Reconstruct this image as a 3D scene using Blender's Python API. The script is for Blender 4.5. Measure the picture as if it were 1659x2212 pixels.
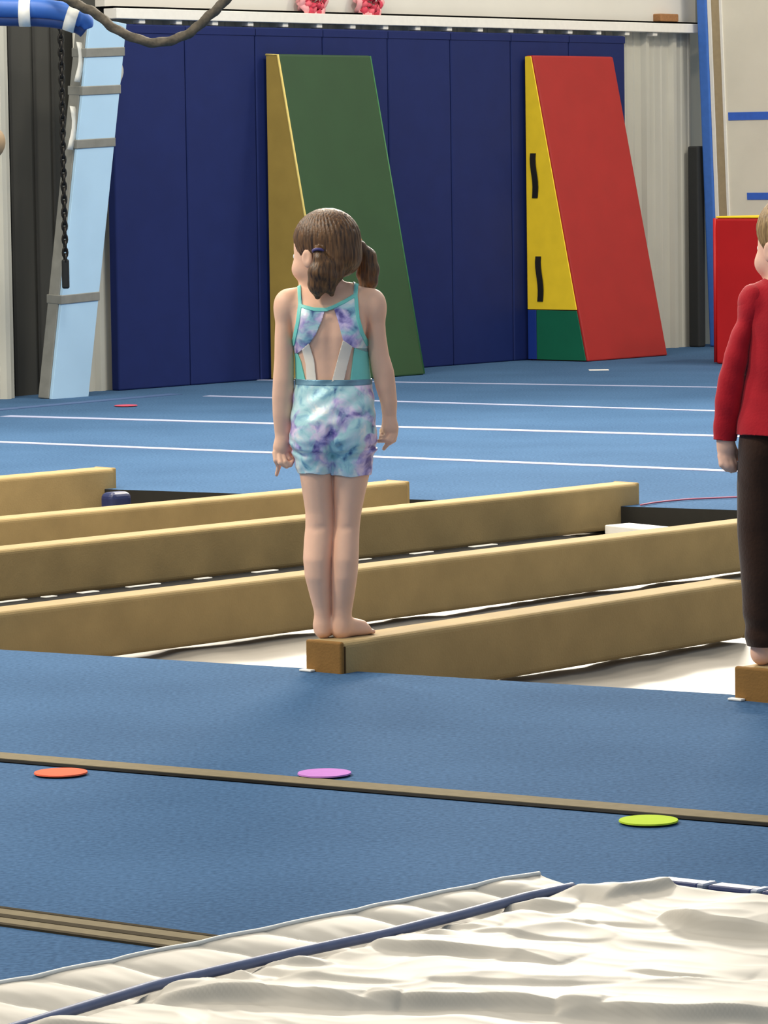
import bpy, bmesh, math, random
import numpy as np
from mathutils import Vector, Matrix, noise

random.seed(4)
for o in list(bpy.data.objects): bpy.data.objects.remove(o, do_unlink=True)
S = bpy.context.scene
COL = S.collection

# ------------------------------------------------------------------ camera
F = 8600.0; CX, CY = 829.5, 1106.0
HORIZON = 345.0; CAM_H = 1.289; ROLL = 0.014
PITCH = math.atan((CY - HORIZON) / F)
FW = np.array([0, math.cos(PITCH), -math.sin(PITCH)])
_r0 = np.array([1.0, 0, 0]); _u0 = np.cross(_r0, FW)
RI = math.cos(ROLL) * _r0 - math.sin(ROLL) * _u0
UP = math.cos(ROLL) * _u0 + math.sin(ROLL) * _r0
CAM = np.array([0, 0, CAM_H])
cd = bpy.data.cameras.new('camera'); cam = bpy.data.objects.new('camera', cd); COL.objects.link(cam)
cd.sensor_fit = 'VERTICAL'; cd.sensor_height = 36.0; cd.lens = F / 2212.0 * 36.0
cd.clip_start = 0.1; cd.clip_end = 200
cam.matrix_world = Matrix(((RI[0], UP[0], -FW[0], CAM[0]), (RI[1], UP[1], -FW[1], CAM[1]),
                           (RI[2], UP[2], -FW[2], CAM[2]), (0, 0, 0, 1)))
S.camera = cam

# ------------------------------------------------------------------ world, lights, exposure
w = bpy.data.worlds.new('world'); S.world = w; w.use_nodes = True
w.node_tree.nodes['Background'].inputs[0].default_value = (0.70, 0.84, 1.0, 1)
w.node_tree.nodes['Background'].inputs[1].default_value = 0.42
def area(name, loc, target, sx, sy, power, col):
    l = bpy.data.lights.new(name, 'AREA'); l.shape = 'RECTANGLE'; l.size = sx; l.size_y = sy
    l.energy = power; l.color = col
    o = bpy.data.objects.new(name, l); COL.objects.link(o); o.location = loc
    o.rotation_euler = (Vector(target) - Vector(loc)).to_track_quat('-Z', 'Y').to_euler()
    return o
WARM = (1.0, 0.90, 0.74)
# rows of assumed high-bay ceiling lamps over the hall, added out of view
for x, y, pw in [(-4.5, 4.5, 150), (-4.5, 8.0, 320), (-6.0, 11.5, 260), (-5.0, 15.0, 220), (-0.8, 15.0, 260), (5.5, 15.5, 130),
                 (-2.5, 18.5, 140), (1.5, 19.5, 170), (6.0, 20.0, 130), (5.0, 23.5, 180)]:
    area('assumed_high_bay_light', (x, y, 6.2), (x, y, 0), 1.0, 1.0, pw, WARM)
# added backlight, as from an assumed unseen window strip high on the back wall
hw = area('assumed_window_light', (0.6, 24.2, 5.2), (0.0, 8.0, 0.8), 5.0, 0.9, 620, (1.0, 0.92, 0.78)); hw.data.spread = math.radians(95)
S.view_settings.view_transform = 'Standard'; S.view_settings.look = 'None'
S.view_settings.gamma = 1.0; S.view_settings.use_curve_mapping = False
S.view_settings.exposure = 0.27

# ------------------------------------------------------------------ helpers
def ray(x, y): return FW + RI * ((x - CX) / F) - UP * ((y - CY) / F)
def gp(x, y, z=0.0):                      # point at height z seen at photo position (x, y)
    d = ray(x, y); return CAM + d * ((z - CAM_H) / d[2])
def at(x, y, Y):                          # point at distance Y seen at photo position (x, y)
    d = ray(x, y); return CAM + d * (Y / d[1])
def on_line(P, d, px, z=0.0):             # parameter along the level line P + d*s that shows at photo column px
    m = RI * F - (px - CX) * FW
    Q = np.array([P[0], P[1], z])
    return -((Q - CAM) @ m) / (d @ m)
def unit(v): v = np.array(v, float); return v / np.linalg.norm(v)

def srgb(r, g, b):
    f = lambda c: (c / 255 / 12.92) if c <= 10 else ((c / 255 + 0.055) / 1.055) ** 2.4
    return (f(r), f(g), f(b), 1)
MATS = {}
def mat(name, col, rough=0.7, var=0.06, scale=30.0, bump=0.0, bscale=200.0, spec=0.4, metal=0.0, sheen=0.0, stretch=None, clear=0.0):
    if name in MATS: return MATS[name]
    m = bpy.data.materials.new(name); m.use_nodes = True; nt = m.node_tree; N = nt.nodes; L = nt.links
    b = N['Principled BSDF']; b.inputs['Roughness'].default_value = rough
    b.inputs['Specular IOR Level'].default_value = spec; b.inputs['Metallic'].default_value = metal
    b.inputs['Sheen Weight'].default_value = sheen; b.inputs['Coat Weight'].default_value = clear
    tc = N.new('ShaderNodeTexCoord'); mp = N.new('ShaderNodeMapping'); L.new(tc.outputs['Object'], mp.inputs[0])
    if stretch: mp.inputs['Scale'].default_value = stretch
    n = N.new('ShaderNodeTexNoise'); n.inputs['Scale'].default_value = scale; n.inputs['Detail'].default_value = 5
    L.new(mp.outputs[0], n.inputs['Vector'])
    r = N.new('ShaderNodeValToRGB'); L.new(n.outputs['Fac'], r.inputs[0])
    c = col[:3]
    r.color_ramp.elements[0].position = 0.3; r.color_ramp.elements[1].position = 0.7
    r.color_ramp.elements[0].color = tuple(max(0, k * (1 - var)) for k in c) + (1,)
    r.color_ramp.elements[1].color = tuple(k * (1 + var) for k in c) + (1,)
    L.new(r.outputs[0], b.inputs['Base Color'])
    if bump:
        n2 = N.new('ShaderNodeTexNoise'); n2.inputs['Scale'].default_value = bscale; n2.inputs['Detail'].default_value = 3
        L.new(mp.outputs[0], n2.inputs['Vector'])
        bp = N.new('ShaderNodeBump'); bp.inputs['Strength'].default_value = bump; bp.inputs['Distance'].default_value = 0.004
        L.new(n2.outputs['Fac'], bp.inputs['Height']); L.new(bp.outputs[0], b.inputs['Normal'])
    MATS[name] = m; return m

def tag(o, label=None, cat=None, group=None, kind=None):
    if label: o['label'] = label
    if cat: o['category'] = cat
    if group: o['group'] = group
    if kind: o['kind'] = kind
    return o
def link(o, parent=None):
    COL.objects.link(o)
    if parent is not None: o.parent = parent
    return o
def mesh(name, V, Fc, m, parent=None, smooth=False, mi=None):
    me = bpy.data.meshes.new(name); me.from_pydata([tuple(map(float, v)) for v in V], [], [tuple(map(int, f)) for f in Fc])
    for k in (m if isinstance(m, (list, tuple)) else [m]): me.materials.append(k)
    if smooth: me.polygons.foreach_set('use_smooth', [True] * len(me.polygons))
    if mi is not None: me.polygons.foreach_set('material_index', mi)
    me.update()
    return link(bpy.data.objects.new(name, me), parent)
def from_bm(name, bm, m, parent=None, smooth=False):
    me = bpy.data.meshes.new(name); bmesh.ops.recalc_face_normals(bm, faces=bm.faces[:]); bm.to_mesh(me); bm.free()
    for k in (m if isinstance(m, (list, tuple)) else [m]): me.materials.append(k)
    if smooth: me.polygons.foreach_set('use_smooth', [True] * len(me.polygons))
    return link(bpy.data.objects.new(name, me), parent)
def empty(name, loc, parent=None):
    o = bpy.data.objects.new(name, None); o.location = tuple(map(float, loc)); o.empty_display_size = 0.1
    return link(o, parent)
def frame_box(bm, O, ax, ay, az, x0, x1, y0, y1, z0, z1, bev=0.0, seg=2):
    """box spanned along three axes from O, edges rounded by bev"""
    O, ax, ay, az = map(lambda v: Vector(map(float, v)), (O, ax, ay, az))
    vs = [bm.verts.new(O + ax * x + ay * y + az * z) for z in (z0, z1) for x, y in ((x0, y0), (x1, y0), (x1, y1), (x0, y1))]
    fs = [bm.faces.new([vs[i] for i in f]) for f in ((0, 3, 2, 1), (4, 5, 6, 7), (0, 1, 5, 4), (1, 2, 6, 5), (2, 3, 7, 6), (3, 0, 4, 7))]
    if bev:
        es = list({e for f in fs for e in f.edges})
        bmesh.ops.bevel(bm, geom=es, offset=bev, segments=seg, profile=0.5, affect='EDGES')
def box_obj(name, O, ax, ay, az, x0, x1, y0, y1, z0, z1, m, parent=None, bev=0.0, seg=2):
    bm = bmesh.new(); frame_box(bm, O, ax, ay, az, x0, x1, y0, y1, z0, z1, bev, seg)
    return from_bm(name, bm, m, parent)
def prism(name, poly, ext, m, parent=None, bev=0.0, seg=2):
    """polygon (list of 3-D points) pushed along ext"""
    bm = bmesh.new(); a = [bm.verts.new(tuple(map(float, p))) for p in poly]
    b = [bm.verts.new(tuple(map(float, np.array(p) + ext))) for p in poly]; n = len(a)
    bm.faces.new(a); bm.faces.new(b[::-1])
    for i in range(n): bm.faces.new((a[i], b[i], b[(i + 1) % n], a[(i + 1) % n]))
    bmesh.ops.recalc_face_normals(bm, faces=bm.faces[:])
    if bev: bmesh.ops.bevel(bm, geom=bm.edges[:], offset=bev, segments=seg, profile=0.5, affect='EDGES')
    return from_bm(name, bm, m, parent)
def catmull(P, n=8):
    P = [np.array(p, float) for p in P]; out = []
    for i in range(len(P) - 1):
        p0 = P[max(i - 1, 0)]; p1 = P[i]; p2 = P[i + 1]; p3 = P[min(i + 2, len(P) - 1)]
        for k in range(n):
            t = k / n
            out.append(0.5 * (2 * p1 + (p2 - p0) * t + (2 * p0 - 5 * p1 + 4 * p2 - p3) * t * t + (3 * p1 - p0 - 3 * p2 + p3) * t ** 3))
    out.append(P[-1]); return out
def tube(name, P, r, m, parent=None, sides=10, twist=0.0, lobes=0):
    P = [np.array(p, float) for p in P]; V = []; Fc = []; n = len(P)
    up = np.array([0, 0, 1.0]); nrm = None
    for i, p in enumerate(P):
        t = unit(P[min(i + 1, n - 1)] - P[max(i - 1, 0)])
        if nrm is None: nrm = unit(np.cross(t, up) if abs(t @ up) < .95 else np.cross(t, [1, 0, 0]))
        nrm = unit(nrm - t * (nrm @ t)); bn = np.cross(t, nrm)
        rr = r[i] if hasattr(r, '__len__') else r
        for k in range(sides):
            a = 2 * math.pi * k / sides
            q = rr * (1 + (0.14 * math.cos(lobes * (a + twist * i)) if lobes else 0))
            V.append(p + nrm * math.cos(a) * q + bn * math.sin(a) * q)
    for i in range(n - 1):
        for k in range(sides):
            k2 = (k + 1) % sides
            Fc.append((i * sides + k, i * sides + k2, (i + 1) * sides + k2, (i + 1) * sides + k))
    Fc.append(tuple(range(sides))[::-1]); Fc.append(tuple((n - 1) * sides + k for k in range(sides)))
    return mesh(name, V, Fc, m, parent, True)
Z = np.array([0, 0, 1.0])

# ------------------------------------------------------------------ materials
def carpet_material():
    m = bpy.data.materials.new('blue_carpet'); m.use_nodes = True; nt = m.node_tree; N = nt.nodes; L = nt.links
    b = N['Principled BSDF']; b.inputs['Roughness'].default_value = 0.95; b.inputs['Specular IOR Level'].default_value = 0.03
    b.inputs['Sheen Weight'].default_value = 0.02; b.inputs['Sheen Roughness'].default_value = 0.45
    b.inputs['Sheen Tint'].default_value = (0.75, 0.85, 1, 1)
    tc = N.new('ShaderNodeTexCoord')
    a = N.new('ShaderNodeTexNoise'); a.inputs['Scale'].default_value = 90; a.inputs['Detail'].default_value = 6; L.new(tc.outputs['Object'], a.inputs['Vector'])
    c = N.new('ShaderNodeTexNoise'); c.inputs['Scale'].default_value = 1.3; c.inputs['Detail'].default_value = 5; L.new(tc.outputs['Object'], c.inputs['Vector'])
    ad = N.new('ShaderNodeMath'); ad.operation = 'MULTIPLY_ADD'; ad.inputs[1].default_value = 0.45
    L.new(c.outputs['Fac'], ad.inputs[0]); L.new(a.outputs['Fac'], ad.inputs[2])
    r = N.new('ShaderNodeValToRGB'); L.new(ad.outputs[0], r.inputs[0])
    r.color_ramp.elements[0].position = 0.52; r.color_ramp.elements[1].position = 0.95
    r.color_ramp.elements[0].color = srgb(54, 82, 114); r.color_ramp.elements[1].color = srgb(74, 106, 142)
    L.new(r.outputs[0], b.inputs['Base Color'])
    bp = N.new('ShaderNodeBump'); bp.inputs['Strength'].default_value = 0.6; bp.inputs['Distance'].default_value = 0.004
    L.new(a.outputs['Fac'], bp.inputs['Height']); L.new(bp.outputs[0], b.inputs['Normal'])
    return m
M_CARPET = carpet_material()
M_FOAM = mat('dark_foam_edge', srgb(38, 36, 30), 0.9)
M_PIT = mat('dark_pit_base', srgb(22, 24, 30), 0.9)
M_WHITEMETAL = mat('white_metal_siding', srgb(190, 188, 176), 0.5, 0.03, 3)
M_LINER = mat('cream_wall_liner', srgb(226, 222, 212), 0.75, 0.03, 2, 0.2, 6)
M_BLACK = mat('black_gap', srgb(10, 10, 10), 0.95, spec=.02)
M_NAVY = mat('navy_vinyl', srgb(24, 38, 92), 0.6, 0.05, 8, 0.1, 30, 0.22)
M_GREEN = mat('green_vinyl', srgb(36, 70, 40), 0.55, 0.06, 5, 0.15, 10)
M_GOLD = mat('gold_vinyl', srgb(156, 132, 64), 0.55, 0.08, 6, 0.3, 8)
M_RED = mat('red_vinyl', srgb(158, 32, 30), 0.55, 0.05, 6)
M_YELLOW = mat('yellow_vinyl', srgb(244, 208, 44), 0.5, 0.05, 9, 0.25, 9)
M_TEALG = mat('teal_green_vinyl', srgb(12, 98, 70), 0.55, 0.05, 8)
M_BLUEV = mat('blue_vinyl', srgb(22, 52, 132), 0.5, 0.05, 8)
M_STRAP = mat('black_webbing', srgb(20, 18, 16), 0.8)
M_SUEDE = mat('tan_suede', srgb(168, 144, 98), 0.85, 0.10, 7, 0.25, 160, 0.2, sheen=0.08)
M_SUEDE_END = mat('brown_suede', srgb(140, 102, 54), 0.85, 0.08, 20, 0.25, 160, 0.2)
M_SEAM = mat('dark_stitching', srgb(84, 60, 28), 0.9)
M_WHITE = mat('white_foam', srgb(235, 232, 224), 0.7, 0.03)
M_TAN = mat('tan_strip', srgb(128, 117, 94), 0.95, 0.08, 40, spec=.05)
M_TAN2 = mat('dark_tan_strip', srgb(66, 58, 44), 0.95, 0.08, 40, spec=.05)
M_LINE = mat('pale_seam_line', srgb(160, 168, 198), 0.7, 0.05, 20)

# ------------------------------------------------------------------ floor with sunken trampoline bay
PF0, PF1 = gp(0, 1403), gp(1659, 1505)        # near rim of the bay
PB0, PB1 = gp(270, 1058), gp(1590, 1102)      # far rim
df = unit(PF1 - PF0); db = unit(PB1 - PB0)
A0, A1 = PF0 - df * 4.0, PF0 + df * 5.2
B0, B1 = PB0 - db * 3.6, PB0 + db * 6.4
PITZ = -0.085
def build_floor():
    V, Fc, MI = [], [], []
    def quad(pts, mi):
        b = len(V); V.extend(pts); Fc.append(tuple(range(b, b + len(pts)))); MI.append(mi)
    z0 = lambda p, z=0.0: (p[0], p[1], z)
    N0, N1 = (-16, -4, 0), (16, -4, 0); R0, R1 = (-16, 46, 0), (16, 46, 0)
    quad([N0, N1, z0(A1), z0(A0)], 0); quad([z0(B0), z0(B1), R1, R0], 0)
    quad([N0, z0(A0), z0(B0), R0], 0); quad([z0(A1), N1, R1, z0(B1)], 0)
    ring = [A0, A1, B1, B0]
    for i in range(4):
        p, q = ring[i], ring[(i + 1) % 4]
        quad([z0(p), z0(q), z0(q, -0.13), z0(p, -0.13)], 1)
    quad([z0(p, -0.13) for p in ring], 2)
    o = mesh('floor', V, Fc, [M_CARPET, M_FOAM, M_PIT], None, False, MI)
    bm = bmesh.new(); bm.from_mesh(o.data); bmesh.ops.remove_doubles(bm, verts=bm.verts[:], dist=1e-5)
    bmesh.ops.recalc_face_normals(bm, faces=bm.faces[:])
    for f in bm.faces:
        if abs(f.normal.z) > .9 and f.normal.z < 0: f.normal_flip()
    bm.to_mesh(o.data); bm.free()
    return tag(o, kind='structure')
build_floor()

tn = [0]
def strip(p, q, wd, m, ext=(1.5, 1.5), z0=0.0002, z1=0.003, off=0.0, label=None):
    """flat strip lying on the floor along p-q"""
    tn[0] += 1
    d = unit(q - p); s = np.cross(Z, d); s = s if s[1] > 0 else -s
    o = box_obj('trim_%d' % tn[0], p + s * off, d, s, Z, -ext[0], np.linalg.norm(q - p) + ext[1], -wd / 2, wd / 2, z0, z1, m)
    return tag(o, label, None, None, 'structure')
# near seam: tan strip with a black gap on its near side; nearest two-tone strip
s1a, s1b = gp(0, 1634), gp(1659, 1772)
strip(s1a, s1b, 0.072, M_TAN, (3, 3), label='tan strip along the seam between the near blue mats')
strip(s1a, s1b, 0.030, M_BLACK, (3, 3), off=-0.055, z1=0.0022, label='black gap line along the near mat seam')
s2a, s2b = gp(0, 1981), gp(480, 2046)
strip(s2a, s2b, 0.105, M_TAN, (3, 0.5), label='wide tan seam strip in the near left corner')
strip(s2a, s2b, 0.022, M_TAN2, (3, 0.5), z1=0.004, label='dark centre line of the wide tan seam strip')
strip(s2a, s2b, 0.012, M_TAN2, (3, 0.5), z1=0.004, off=0.056, label='dark far edge of the wide tan seam strip')
strip(s2a, s2b, 0.014, M_TAN2, (3, 0.5), z1=0.004, off=-0.056, label='dark near edge of the wide tan seam strip')
for a, b, wd in [((860, 826), (1540, 837), 0.05), ((860, 868), (1540, 888), 0.07), ((320, 908), (1540, 942), 0.09), ((240, 965), (1580, 1018), 0.075)]:
    strip(gp(*a), gp(*b), wd, M_LINE, (0.9 if a[0] < 500 else 1.3, 2.5), label='pale seam line across the far blue floor')
strip(gp(60, 880), gp(330, 856), 0.10, mat('blue_seam_band', srgb(70, 96, 138), 0.7, 0.04, 20), (0.6, 0.2), label='pale blue band along the foot of the wall')

# ------------------------------------------------------------------ back wall
W0 = gp(230, 846); W1 = gp(1480, 751.5); WD = unit(W1 - W0); WN = np.array([WD[1], -WD[0], 0.0])   # WN points into the hall
ws = lambda px, z=0.0: on_line(W0, WD, px, z)
MAT_H = 2.075; LEDGE0, LEDGE1 = 2.105, 2.165
s_jamb, s_left, s_mat1, s_corner = ws(40), ws(197), ws(1350, 1.0), ws(1518)
def corrugated(name, sa, sb, z0, z1, m, off=-0.09, pitch=0.305):
    prof = []
    s = sa
    k0 = math.floor(sa / pitch)
    k = k0
    while k * pitch < sb + pitch:
        b = k * pitch
        for x, h in ((0, 0), (.018, .032), (.052, .032), (.07, 0), (.135, 0), (.143, .007), (.16, .007), (.168, 0), (.215, 0), (.223, .007), (.24, .007), (.248, 0)):
            if sa <= b + x <= sb: prof.append((b + x, h))
        k += 1
    prof = [(sa, 0)] + prof + [(sb, 0)]
    V = []; Fc = []
    for z in (z0, z1):
        for x, h in prof: V.append(W0 + WD * x + WN * (off + h) + Z * z)
    n = len(prof)
    for i in range(n - 1): Fc.append((i, i + 1, n + i + 1, n + i))
    return mesh(name, V, Fc, m)
tag(corrugated('wall_back', s_left, s_corner, 0, LEDGE0, M_WHITEMETAL), 'white corrugated metal wall behind the navy pads', kind='structure')
corr2 = tag(corrugated('wall_left', s_jamb - 6, s_jamb, 0, 2.13, M_WHITEMETAL, -0.03, 0.2), 'white ribbed wall beside the dark doorway', kind='structure')
tag(box_obj('wall_back_upper', W0, WD, WN, Z, ws(249, 2.2), s_corner + 0.06, -0.4, -0.085, LEDGE1 + 0.012, 5.5, M_LINER), 'cream upper wall above the ledge', kind='structure')
tag(box_obj('trim_20', W0, WD, WN, Z, ws(249, 2.2), s_corner, -0.095, 0.01, LEDGE0, LEDGE1, M_WHITE, bev=0.004), 'white ledge rail above the navy pads', kind='structure')
tag(box_obj('trim_21', W0, WD, WN, Z, ws(249, 2.2), s_corner, -0.12, -0.02, LEDGE1, LEDGE1 + 0.012, M_BLACK), 'black gap line above the white ledge', kind='structure')
# small white closure blocks under the ledge, one per rib
for k in range(0, 18):
    s = s_left + 0.15 + k * 0.305
    if s > s_corner - .05: break
    o = box_obj('trim_%d' % (30 + k), W0, WD, WN, Z, s, s + 0.05, -0.085, -0.005, MAT_H + 0.004, LEDGE0, M_WHITE, bev=0.006)
    tag(o, 'small white rib block under the wall ledge', None, None, 'structure')
# dark doorway
M_DARK = mat('dark_grey_door', srgb(64, 64, 60), 0.7, 0.10, 1.2, stretch=(6, 6, .4))
d1 = tag(box_obj('door_1', W0, WD, WN, Z, s_jamb - 0.1, s_left + 0.35, -0.3, -0.16, 0, 4.2, M_DARK), 'tall dark grey doorway', kind='structure')
for k, f in enumerate((0.22, 0.55, 0.8)):
    box_obj('door_seam', W0, WD, WN, Z, s_jamb + (s_left - s_jamb) * f, s_jamb + (s_left - s_jamb) * f + .02, -0.165, -0.15, 0, 4.2, mat('door_seam_dark', srgb(50, 50, 47), 0.7), d1)
# right-hand wall runs from the corner towards the camera side
tag(box_obj('wall_right', W0 + WD * (s_corner + 0.30), WN, WD, Z, -0.4, 16, 0, 0.1, 0, 5.5, mat('beige_wall', srgb(196, 190, 172), .8, .03, 2)), 'beige side wall', kind='structure')
print('RB', (gp(1546,786)-W0)@WD, s_corner, (gp(1546,786)-W0)@WN)

# ------------------------------------------------------------------ navy wall pads
e0, e1 = ws(247, 0.9), s_mat1
NP = 8; pw = (e1 - e0) / NP
ordn = ['leftmost', 'second', 'third', 'fourth', 'fifth', 'sixth', 'seventh', 'rightmost']
wall_pad_extra = ['beside the light blue leaning board', 'from the left on the back wall', 'from the left, beside the gold-sided wedge', 'from the left, behind the green wedge',
                  'from the left, right of the green wedge', 'from the left on the back wall', 'from the left, behind the red wedge', 'beside the bare corrugated wall']
for i in range(NP):
    o = box_obj('wall_pad', W0, WD, WN, Z, e0 + i * pw + .003, e0 + (i + 1) * pw - .003, -0.05, 0.012, 0.0, MAT_H, M_NAVY, bev=0.010, seg=3)
    tag(o, '%s tall navy vinyl wall pad %s' % (ordn[i], wall_pad_extra[i]), 'wall pad', 'navy wall pads on the back wall')
    box_obj('top_flap', W0, WD, WN, Z, e0 + i * pw + .004, e0 + (i + 1) * pw - .004, 0.012, 0.016, MAT_H - 0.05, MAT_H - .006, M_NAVY, o, bev=0.002)

# ------------------------------------------------------------------ wedge mats standing on end
def wedge(name, sL, sR, h, base, top, cover, label):
    """sL..sR along the wall, base/top thickness out from the pads"""
    off = 0.03
    def P(s, n, z): return W0 + WD * s + WN * (off + n) + Z * z
    root = empty(name, P((sL + sR) / 2, base / 2, 0))
    pts = [P(sL, 0, 0), P(sL, base, 0), P(sL, top, h), P(sL, 0, h)]
    def ch(o): o.matrix_parent_inverse = Matrix.Translation(-root.location); return o
    ch(prism('foam_core', pts, WD * (sR - sL), cover, root, 0.012, 3))
    return root, P, ch
gs0, gs1 = ws(581, 0.0), None
fr = W0 + WN * 0.03
gs0 = on_line(fr, WD, 580, 1.0)
g_base, g_top, gh = 0.50, 0.105, 1.915
gs1 = on_line(fr + WN * g_base, WD, 918, 0.0)
gw, P, ch = wedge('wedge_mat', gs0, gs1, gh, g_base, g_top, M_GREEN, '')
tag(gw, 'tall green wedge mat with a gold side standing on end against navy pads', 'wedge mat')
ch(prism('side_panel', [P(gs0 - .004, 0.008, 0.006), P(gs0 - .004, g_base - .014, .006), P(gs0 - .004, g_top - .010, gh - .006), P(gs0 - .004, .008, gh - .006)], -WD * .006, M_GOLD, gw, .003))
ch(tube('piping', [P(gs0 - .006, g_base - .008, 0.006), P(gs0 - .006, g_top - .006, gh - .004), P(gs0 - .006, 0.006, gh - .002)], 0.008, mat('pale_gold_piping', srgb(214, 192, 110), .6), gw, 6))
ch(tube('piping', [P(gs1 + .002, g_base - .008, 0.006), P(gs1 + .002, g_top - .006, gh - .004)], 0.007, mat('dark_green_piping', srgb(60, 116, 70), .6), gw, 6))
rs0 = on_line(fr, WD, 1138, 1.0)
r_base, r_top, rh = 0.485, 0.062, 2.0
rs1 = on_line(fr + WN * r_base, WD, 1443, 0.0)
rh = 1.935
rw, P, ch = wedge('wedge_mat', rs0, rs1, rh, r_base, r_top, M_RED, '')
tag(rw, 'tall red wedge mat with yellow side and black handles standing on end', 'wedge mat')
zs = 0.325; tb = lambda z: r_base + (r_top - r_base) * z / rh
ch(prism('side_panel', [P(rs0 - .004, 0.006, zs), P(rs0 - .004, tb(zs) - .012, zs), P(rs0 - .004, r_top - .008, rh - .006), P(rs0 - .004, .006, rh - .006)], -WD * .008, M_YELLOW, rw, .003))
ch(prism('lower_side_panel', [P(rs0 - .004, 0.075, .006), P(rs0 - .004, r_base - .014, .006), P(rs0 - .004, tb(zs) - .014, zs - .004), P(rs0 - .004, .075, zs - .004)], -WD * .005, M_TEALG, rw, .003))
ch(prism('blue_side_panel', [P(rs0 - .004, 0.004, .006), P(rs0 - .004, .073, .006), P(rs0 - .004, .073, zs - .004), P(rs0 - .004, .004, zs - .004)], -WD * .005, M_BLUEV, rw, .003))
for y0, y1, nn in ((432, 338, 0.078), (650, 555, 0.112)):
    za = (775 - y0) / 332.0; zb = (775 - y1) / 332.0
    pts = [P(rs0 - .014 - .012 * math.sin(math.pi * t), nn + .012 * math.sin(5 * t), za + (zb - za) * t) for t in np.linspace(0, 1, 9)]
    bm = bmesh.new(); rows = []
    for p in pts: rows.append([bm.verts.new(tuple(p + WN * k * .022 + WD * j)) for k, j in ((-1, 0), (1, 0), (1, -.004), (-1, -.004))])
    for a, b in zip(rows, rows[1:]):
        for k in range(4): bm.faces.new((a[k], a[(k + 1) % 4], b[(k + 1) % 4], b[k]))
    bm.faces.new(rows[0]); bm.faces.new(rows[-1][::-1])
    h = ch(from_bm('handle', bm, M_STRAP, rw)); h['label'] = 'black webbing handle'

# ------------------------------------------------------------------ right corner: climbing panel, red block, dark box for the shaded gap
cp = W0 + WD * (s_corner + 0.52)
cp0 = W0 + WD * (s_corner + 0.03)
lean = unit(Z * 1.0 - WD * 0.055)
pn = np.cross(WN, lean); pn = pn if pn @ WD < 0 else -pn
c_off = on_line(cp0, WN, 1556, 0.95)
cpr = empty('climbing_panel', cp0 + WN * (c_off + 1.2))
def chp(o, r): o.matrix_parent_inverse = Matrix.Translation(-r.location); return o
O = cp0 + WN * c_off
M_BEIGE = mat('beige_panel', srgb(226, 220, 202), .75, .04, 4, .1, 20)
chp(box_obj('board', O, WN, lean, pn, 0.0, 2.6, 0.0, 3.4, -0.06, 0.0, M_BEIGE, cpr, .004), cpr)
chp(box_obj('edge_pad', O, WN, lean, pn, -0.085, 0.0, 0.0, 3.4, -0.08, 0.02, mat('bright_blue_vinyl', srgb(62, 112, 196), .5), cpr, .015, 3), cpr)
chp(box_obj('white_edge_strip', O, WN, lean, pn, 0.0, 0.03, 0.0, 3.4, 0.0, 0.012, M_WHITE, cpr, .003), cpr)
chp(box_obj('tan_strip', O, WN, lean, pn, 0.032, 0.095, 0.0, 3.4, 0.0, 0.008, mat('tan_trim', srgb(168, 150, 118), .7), cpr), cpr)
chp(box_obj('white_strip', O, WN, lean, pn, 0.097, 0.115, 0.0, 3.4, 0.0, 0.010, M_WHITE, cpr), cpr)
M_BT = mat('blue_tape', srgb(58, 104, 204), .6)
for x, y0, y1 in ((1588, 260, 243), (1622, 430, 415)):
    u = on_line(O + pn * 0.01, WN, x, 1.5)
    q = O + WN * u
    # heights along the leaning panel
    sc = F / (q[1])
    z0 = CAM_H + (HORIZON - 0.014 * (x - CX) - y0) / sc; z1 = CAM_H + (HORIZON - 0.014 * (x - CX) - y1) / sc
    chp(box_obj('tape_stripe', O, WN, lean, pn, u, 2.5, z0, z1, 0.001, 0.004, M_BT, cpr), cpr)
tag(cpr, 'beige leaning climbing panel with blue edge and blue tape stripes', 'panel')

rb0 = gp(1546, 786)
rbr = empty('block_mat', rb0 + WN * .5)
chp(box_obj('foam_block', rb0, WN, WD, Z, 0.0, 1.1, 0.0, 0.5, 0.0, 0.90, mat('deep_red_vinyl', srgb(186, 24, 26), .5, .05, 6), rbr, .015, 3), rbr)
chp(box_obj('top_cover', rb0, WN, WD, Z, 0.004, 1.096, 0.004, 0.496, 0.90, 0.912, M_YELLOW, rbr, .004), rbr)
chp(tube('piping', [rb0 + Z * .01, rb0 + Z * .9], 0.012, mat('deep_red_vinyl', srgb(186, 24, 26)), rbr, 6), rbr)
tag(rbr, 'red block mat with a thin yellow top, behind the boy in red', 'block mat')
o = box_obj('gap_shade', W0 + WD * (ws(1506) - .02), WD, WN, Z, 0.0, 0.08, -0.055, 0.03, 0.0, 1.35, mat('gap_shade_charcoal', srgb(44, 46, 46), .8), bev=.01)  # dark box added in place of the shadow between wall and block
tag(o, 'narrow charcoal box added as the shaded gap between corrugated wall and red block', 'pad')

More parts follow.
